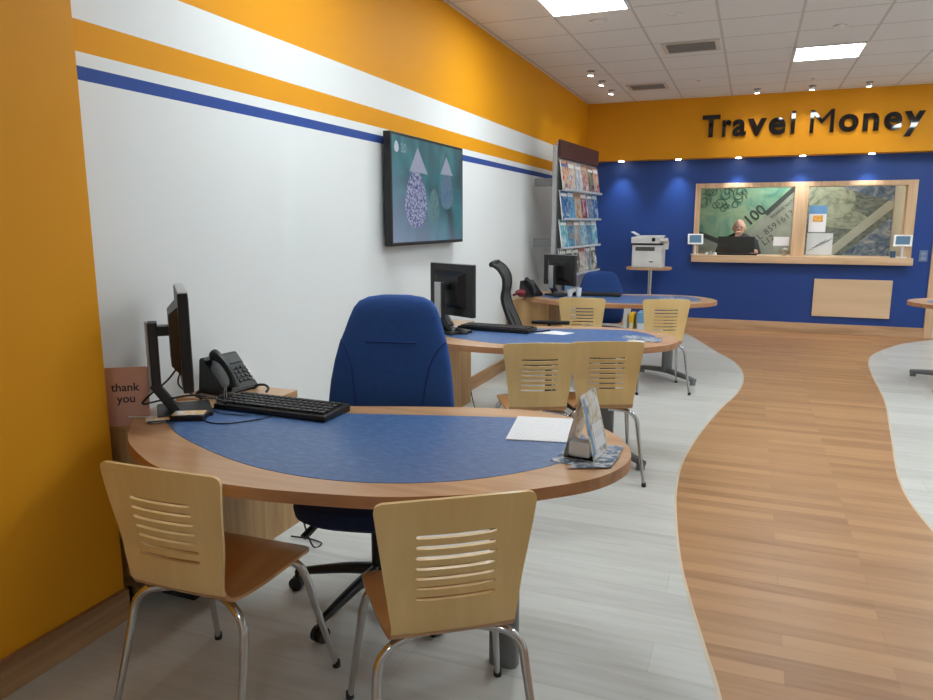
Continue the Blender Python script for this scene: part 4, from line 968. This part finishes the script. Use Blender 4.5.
def make_phone(label):
    t = thing('desk_phone', label, 'telephone', (0, 0, 0), 0, 'black desk telephones')
    m = Matrix.Rotation(math.radians(42), 4, 'X')
    bm = BM()
    prof = [(-0.080, 0.0), (-0.080, 0.014), (0.040, 0.150), (0.060, 0.143), (0.075, 0.0)]
    A = [bm.verts.new((-0.095, y, z)) for y, z in prof]; B = [bm.verts.new((0.095, y, z)) for y, z in prof]
    bm.faces.new(A); bm.faces.new(B[::-1])
    for i in range(5): bm.faces.new((A[i], A[(i+1) % 5], B[(i+1) % 5], B[i]))
    bmesh.ops.bevel(bm, geom=list(bm.edges), offset=0.004, segments=2, affect='EDGES'); obj('body', bm, M['black'], t)
    sl = math.atan2(0.136, 0.12); S = Matrix.Translation((0, -0.080, 0.014)) @ Matrix.Rotation(sl, 4, 'X')
    bm = BM(); box(bm, 0.0, 0.085, 0.125, 0.170, 0.001, 0.005, 0.001, S); obj('display', bm, plain('grey_lcd', (0.10, 0.11, 0.11, 1), 0.2), t)
    for r in range(4):
        for c in range(3):
            x, y = 0.008+c*0.024, 0.030+r*0.021
            bm = BM(); box(bm, x, x+0.017, y, y+0.013, 0.001, 0.006, 0.002, S); obj('button', bm, M['silver'] if False else M['dark_grey'], t)
    bm = BM()
    for r in range(5): box(bm, 0.08, 0.09, 0.028+r*0.018, 0.038+r*0.018, 0.001, 0.005, 0, S)
    obj('line_keys', bm, M['silver'], t)
    bm = BM(); pts = catmull([(-0.055, 0.005, 0.022), (-0.055, 0.04, 0.040), (-0.055, 0.09, 0.046), (-0.055, 0.14, 0.040), (-0.055, 0.178, 0.022)], 5)
    tube(bm, [S @ p for p in pts], [0.020, 0.024, 0.022, 0.018, 0.016, 0.0155, 0.015, 0.015, 0.015, 0.015, 0.015, 0.015, 0.0155, 0.016, 0.017, 0.018, 0.020, 0.022, 0.024, 0.024, 0.020], 14); obj('handset', bm, M['black'], t, True)
    bm = BM(); n = 150
    path = catmull([(-0.055, -0.07, 0.03), (-0.09, -0.10, 0.010), (-0.16, -0.08, 0.010), (-0.17, 0.0, 0.010), (-0.10, 0.06, 0.010)], 40)
    pts = []
    for i, p in enumerate(path): pts.append(p+Vector((0, 0.006*math.cos(i*1.2), 0.006*math.sin(i*1.2))))
    tube(bm, pts, 0.0022, 6); obj('cord', bm, M['black'], t, True)
    return t
ph = make_phone('black desk telephone tilted up on the return beside the nearest monitor')
ph.location = (0.160, 2.385, ZT-0.001); ph.rotation_euler = (0, 0, math.radians(84))
dup(ph, (0.24, 6.62, ZT), math.radians(70), 'black desk telephone on the farthest desk, left of its monitor')
dup(ph, (0.22, 4.42, ZT), math.radians(60), 'black desk telephone on the middle desk, partly behind its monitor stand')

# mouse, cables, adapter and slips on the nearest desk
def mouse(loc, a, label):
    bm = BM(); ellipsoid(bm, (0, 0, 0.0), (0.031, 0.055, 0.036), 20, 14)
    bmesh.ops.bisect_plane(bm, geom=bm.verts[:]+bm.edges[:]+bm.faces[:], plane_co=(0, 0, 0), plane_no=(0, 0, -1), clear_outer=True)
    bmesh.ops.holes_fill(bm, edges=bm.edges[:])
    t = thing('computer_mouse', label, 'mouse', loc, a); obj('shell', bm, M['black'], t, True)
    bm = BM(); tube(bm, [(-0.002, 0.03, 0.031), (0.002, 0.03, 0.031)], 0.008, 12); obj('wheel', bm, M['dark_grey'], t, True)
mouse((0.300, 2.225, ZT), 1.9, 'black mouse behind the left end of the nearest keyboard')
mouse((0.50, 4.17, ZT), 1.4, 'dark mouse beside the monitor base on the middle desk')
def cable(name, pts, label, r=0.0022, mat='black', cat='cable', group=None):
    bm = BM(); tube(bm, catmull(pts, 8), r, 8); return tag(obj(name, bm, M[mat], None, True), label, cat, group)
z = ZT+0.0023
cable('cable', [(0.255, 2.03, 0.93), (0.215, 2.0, 0.86), (0.16, 1.95, 0.80), (0.15, 1.935, 0.775), (0.20, 1.97, 0.785), (0.30, 2.03, 0.80), (0.36, 2.09, 0.775), (0.37, 2.14, z+0.002)], 'thick black cable looping from the back of the nearest monitor', 0.0035)
cable('cable', [(0.26, 2.05, 0.93), (0.24, 2.02, 0.84), (0.235, 2.13, 0.76), (0.22, 2.17, z)], 'short black lead hanging behind the nearest monitor stand', 0.003)
cable('cable', [(0.315, 2.12, z), (0.36, 2.03, z), (0.42, 1.95, z), (0.50, 1.95, z), (0.56, 2.01, z), (0.60, 2.085, z)], 'thin black cable curving across the blue inlay towards the keyboard')
cable('cable', [(0.30, 2.10, z+.001), (0.38, 2.06, z+.001), (0.46, 2.055, z+.001), (0.52, 2.075, z+.001)], 'thin cable running straight from the monitor base to the keyboard')
cable('cable', [(0.30, 2.19, 0.74), (0.315, 2.18, 0.79), (0.33, 2.17, 0.80), (0.335, 2.165, 0.75), (0.34, 2.16, z)], 'fine grey wire loop standing up beside the mouse', 0.0015, 'silver')
cable('cable', [(0.25, 2.44, z), (0.28, 2.425, 0.752), (0.32, 2.42, 0.757), (0.345, 2.41, 0.748), (0.35, 2.39, z+0.003)], 'short black cable arching behind the nearest telephone', 0.0055)
t = thing('adapter_box', 'flat black box under paper slips at the nearest monitor base', 'adapter', (0.335, 1.965, ZT), math.radians(22))
bm = BM(); box(bm, -0.062, 0.062, -0.038, 0.038, 0, 0.020, 0.004); obj('case', bm, M['black'], t)
SL = noisepic('orange_white_slip', [srgb(235, 165, 60), srgb(240, 200, 140), srgb(240, 240, 235), srgb(245, 245, 240)], 16)
bm = BM(); box(bm, -0.055, 0.055, -0.03, 0.03, 0, 0.0012); tag(obj('paper_slip', bm, SL), 'white and orange paper slip on top of the black box', 'paper', 'orange printed slips', (0.335, 1.965, ZT+0.0205), 0.5)
bm = BM(); box(bm, -0.04, 0.04, -0.028, 0.028, 0, 0.0012); tag(obj('paper_slip', bm, SL), 'orange printed slip at the rim of the nearest desk, beside the blue inlay', 'paper', 'orange printed slips', (0.262, 1.888, ZT+0.012), 0.75)
t = thing('card_reader', 'small dark gadget under the orange slip near the desk rim', 'card reader', (0.262, 1.888, ZT-0.0005), 0.75)
bm = BM(); box(bm, -0.032, 0.032, -0.022, 0.022, 0, 0.012, 0.003); obj('case', bm, M['black'], t)
bm = BM(); box(bm, -0.028, 0.028, -0.0225, -0.0215, 0.003, 0.006); obj('slot', bm, M['silver'], t)
bm = BM(); box(bm, -0.045, 0.045, -0.004, 0.004, 0, 0.003, 0.001); tag(obj('pen', bm, M['paper']), 'thin pale stick lying by the nearest monitor stand', 'pen', None, (0.155, 1.915, ZT-0.0005), 0.35)
# thank you card
t = thing('thank_you_card', 'dusty pink card reading thank you, beside the yellow pier', 'card', (0.098, 1.905, 0.6955), math.radians(35))
mt = Matrix.Rotation(math.radians(-6), 4, 'X')
bm = BM(); box(bm, -0.075, 0.075, 0, 0.0015, 0, 0.215, 0, mt); fr = obj('front_leaf', bm, M['pink_card'], t)
bm = BM(); box(bm, -0.075, 0.075, 0.0015, 0.003, 0, 0.215, 0, mt @ Matrix.Rotation(math.radians(-14), 4, 'X')); obj('rear_leaf', bm, M['pink_card'], t)
for s, zz, xx in (('thank', 0.128, -0.048), ('you', 0.086, -0.030)):
    bm = text_bm(s, 0.042, 0.0004, 0.0006); shift(bm, (xx, -0.0004, zz)); xf(bm, mt); obj('lettering', bm, M['navy_ink'], fr)
# sheets and leaflets on the nearest desk
def sheet(name, pts, zz, mat, label, cat='paper', group=None, h=0.0012, zs=None):
    c = Vector((sum(p[0] for p in pts)/len(pts), sum(p[1] for p in pts)/len(pts)))
    bm = BM(); prism(bm, [(p[0]-c.x, p[1]-c.y) for p in pts], 0, h)
    return tag(obj(name, bm, mat), label, cat, group, (c.x, c.y, zz), 0)
sheet('printed_page', [(1.478, 2.135), (1.432, 2.415), (1.63, 2.452), (1.672, 2.172)], ZT, M['printed'], 'white printed page at the right end of the nearest desk', h=0.0035)
LF = [('leaflet', [(1.665, 1.985), (1.70, 2.165), (1.80, 2.15), (1.77, 1.965)], 'grey-blue leaflet under the left side of the table tent'),
      ('leaflet', [(1.735, 1.935), (1.745, 2.085), (1.852, 2.09), (1.845, 1.985)], 'grey-blue leaflet at the desk edge, lowest of the small pile'),
      ('leaflet', [(1.745, 2.02), (1.76, 2.19), (1.85, 2.185), (1.845, 2.03)], 'grey-blue leaflet sticking out right of the table tent')]
for k, (n, p, lab) in enumerate(LF): sheet(n, p, ZT+0.0018*k, M['leaflet'], lab, 'leaflet', 'leaflets under the table tent', h=0.0016)
# acrylic table tent with promo sheets
t = thing('table_tent', 'triangular clear stand with white and blue promotional sheets on the nearest desk', 'display stand', (1.752, 2.085, ZT+0.0056), math.radians(83))
# local: ridge along x; faces slope in y
hw, hy, hz = 0.070, 0.048, 0.190
for s in (-1, 1):
    n = 'promo_sheet'
    ex = Vector((1, 0, 0)); sl = Vector((0, -s*hy, hz)); nrm = ex.cross(sl).normalized()
    bm = BM(); a = Vector((-hw, s*hy, 0.0)); quad = [a, a+ex*2*hw, a+ex*2*hw+sl, a+sl]
    vs = [bm.verts.new(q+nrm*0.0006) for q in quad]; vs2 = [bm.verts.new(q-nrm*0.0006) for q in quad]; bm.faces.new(vs); bm.faces.new(vs2[::-1])
    for i in range(4): bm.faces.new((vs[i], vs[(i+1) % 4], vs2[(i+1) % 4], vs2[i]))
    sh = obj(n, bm, M['promo'], t)
    for f0, f1, g0, g1, mt in ((0.08, 0.20, 0.06, 0.94, M['light_blue']), (0.30, 0.90, 0.12, 0.5, M['printed'])):
        bm = BM(); off = nrm*(0.0012 if nrm.y*s > 0 else -0.0012)
        q = [a+ex*2*hw*f0+sl*g0+off, a+ex*2*hw*f1+sl*g0+off, a+ex*2*hw*f1+sl*g1+off, a+ex*2*hw*f0+sl*g1+off]
        bm.faces.new([bm.verts.new(p) for p in q]); obj('print_block', bm, mt, sh)
bm = BM(); box(bm, -hw, hw, -hy, hy, 0, 0.002); obj('acrylic_holder', bm, M['acrylic'], t)
bm = BM(); box(bm, -0.066, -0.02, -0.034, 0.034, 0.0025, 0.05, 0.008); obj('card_wad', bm, M['paper'], t)

# middle desk papers
sheet('paper_sheet', [(0.93, 4.36), (1.03, 4.50), (1.17, 4.46), (1.12, 4.35)], ZT, M['paper'], 'white sheet beside the keyboard on the middle desk')
sheet('paper_sheet', [(0.40, 4.52), (0.42, 4.62), (0.70, 4.58), (0.66, 4.49)], ZT, M['paper'], 'white sheet behind the keyboard on the middle desk')
sheet('leaflet', [(1.47, 4.36), (1.50, 4.50), (1.62, 4.48), (1.60, 4.34)], ZT, M['leaflet'], 'patterned leaflet on the middle desk, left of the loose pair', 'leaflet', 'leaflets on the middle desk')
sheet('leaflet', [(1.60, 4.30), (1.62, 4.44), (1.72, 4.43), (1.71, 4.27)], ZT+0.0014, M['leaflet'], 'patterned leaflet on the middle desk, nearest its tip', 'leaflet', 'leaflets on the middle desk')
sheet('leaflet', [(1.53, 4.22), (1.54, 4.31), (1.64, 4.29), (1.63, 4.20)], ZT+0.0028, M['promo'], 'pale leaflet on the middle desk, nearest the camera', 'leaflet', 'leaflets on the middle desk')
bm = BM(); tube(bm, [(-0.07, 0, 0.005), (0.07, 0, 0.005)], 0.005, 10); tag(obj('pen', bm, M['black'], None, True), 'black pen at the right end of the keyboard on the middle desk', 'pen', None, (0.96, 4.42, ZT+0.0015), 0.9)
# farthest desk bits
bm = BM(); ellipsoid(bm, (0, 0, 0.035), (0.065, 0.045, 0.034)); tube(bm, [(-0.055, 0, 0.02), (-0.085, 0, 0.012)], 0.010, 8)
tag(obj('maroon_pouch', bm, M['red'], None, True), 'maroon pouch on the left corner of the farthest desk', 'pouch', None, (0.175, 6.54, ZT), 0.5)
for k, (x, y, lab) in enumerate([(0.60, 6.72, 'white cup just right of the farthest monitor stand'), (0.68, 6.74, 'white cup nearest the keyboard on the farthest desk')]):
    bm = BM(); tube(bm, [(0, 0, 0), (0, 0, 0.06+0.02*k)], [0.022, 0.028], 18); tag(obj('cup', bm, M['white'], None, True), lab, 'cup', 'cups on the farthest desk', (x, y, ZT), 0)
bm = BM(); box(bm, -0.05, 0.05, -0.04, 0.04, 0, 0.05, 0.012); tag(obj('tape_dispenser', bm, M['dark_grey']), 'dark tape dispenser at the foot of the farthest monitor', 'tape dispenser', None, (0.52, 6.60, ZT), 0.3)
sheet('leaflet', [(1.42, 6.84), (1.46, 7.03), (1.60, 7.02), (1.60, 6.83)], ZT, M['leaflet'], 'patterned leaflet on the far side of the farthest desk', 'leaflet')
# binders standing on the floor behind the farthest desk
for x, w, mt, lab, h in ((0.90, 0.045, 'white', 'white ring binder standing on the floor behind the farthest desk', 0.46), (0.965, 0.05, 'yellow_obj', 'yellow ring binder standing behind the farthest desk', 0.40), (1.08, 0.10, 'light_blue', 'pale blue box file on the floor right of the binders', 0.42)):
    t = thing('ring_binder' if w < 0.08 else 'box_file', lab, 'binder' if w < 0.08 else 'box file', (x, 8.2, 0))
    bm = BM(); box(bm, -w/2, w/2, 0, 0.25, 0, h, 0.003); obj('cover', bm, M[mt], t)
    bm = BM(); box(bm, -w/2+0.008, w/2-0.008, -0.001, 0.0, 0.2, 0.3); obj('spine_label', bm, M['paper'], t)
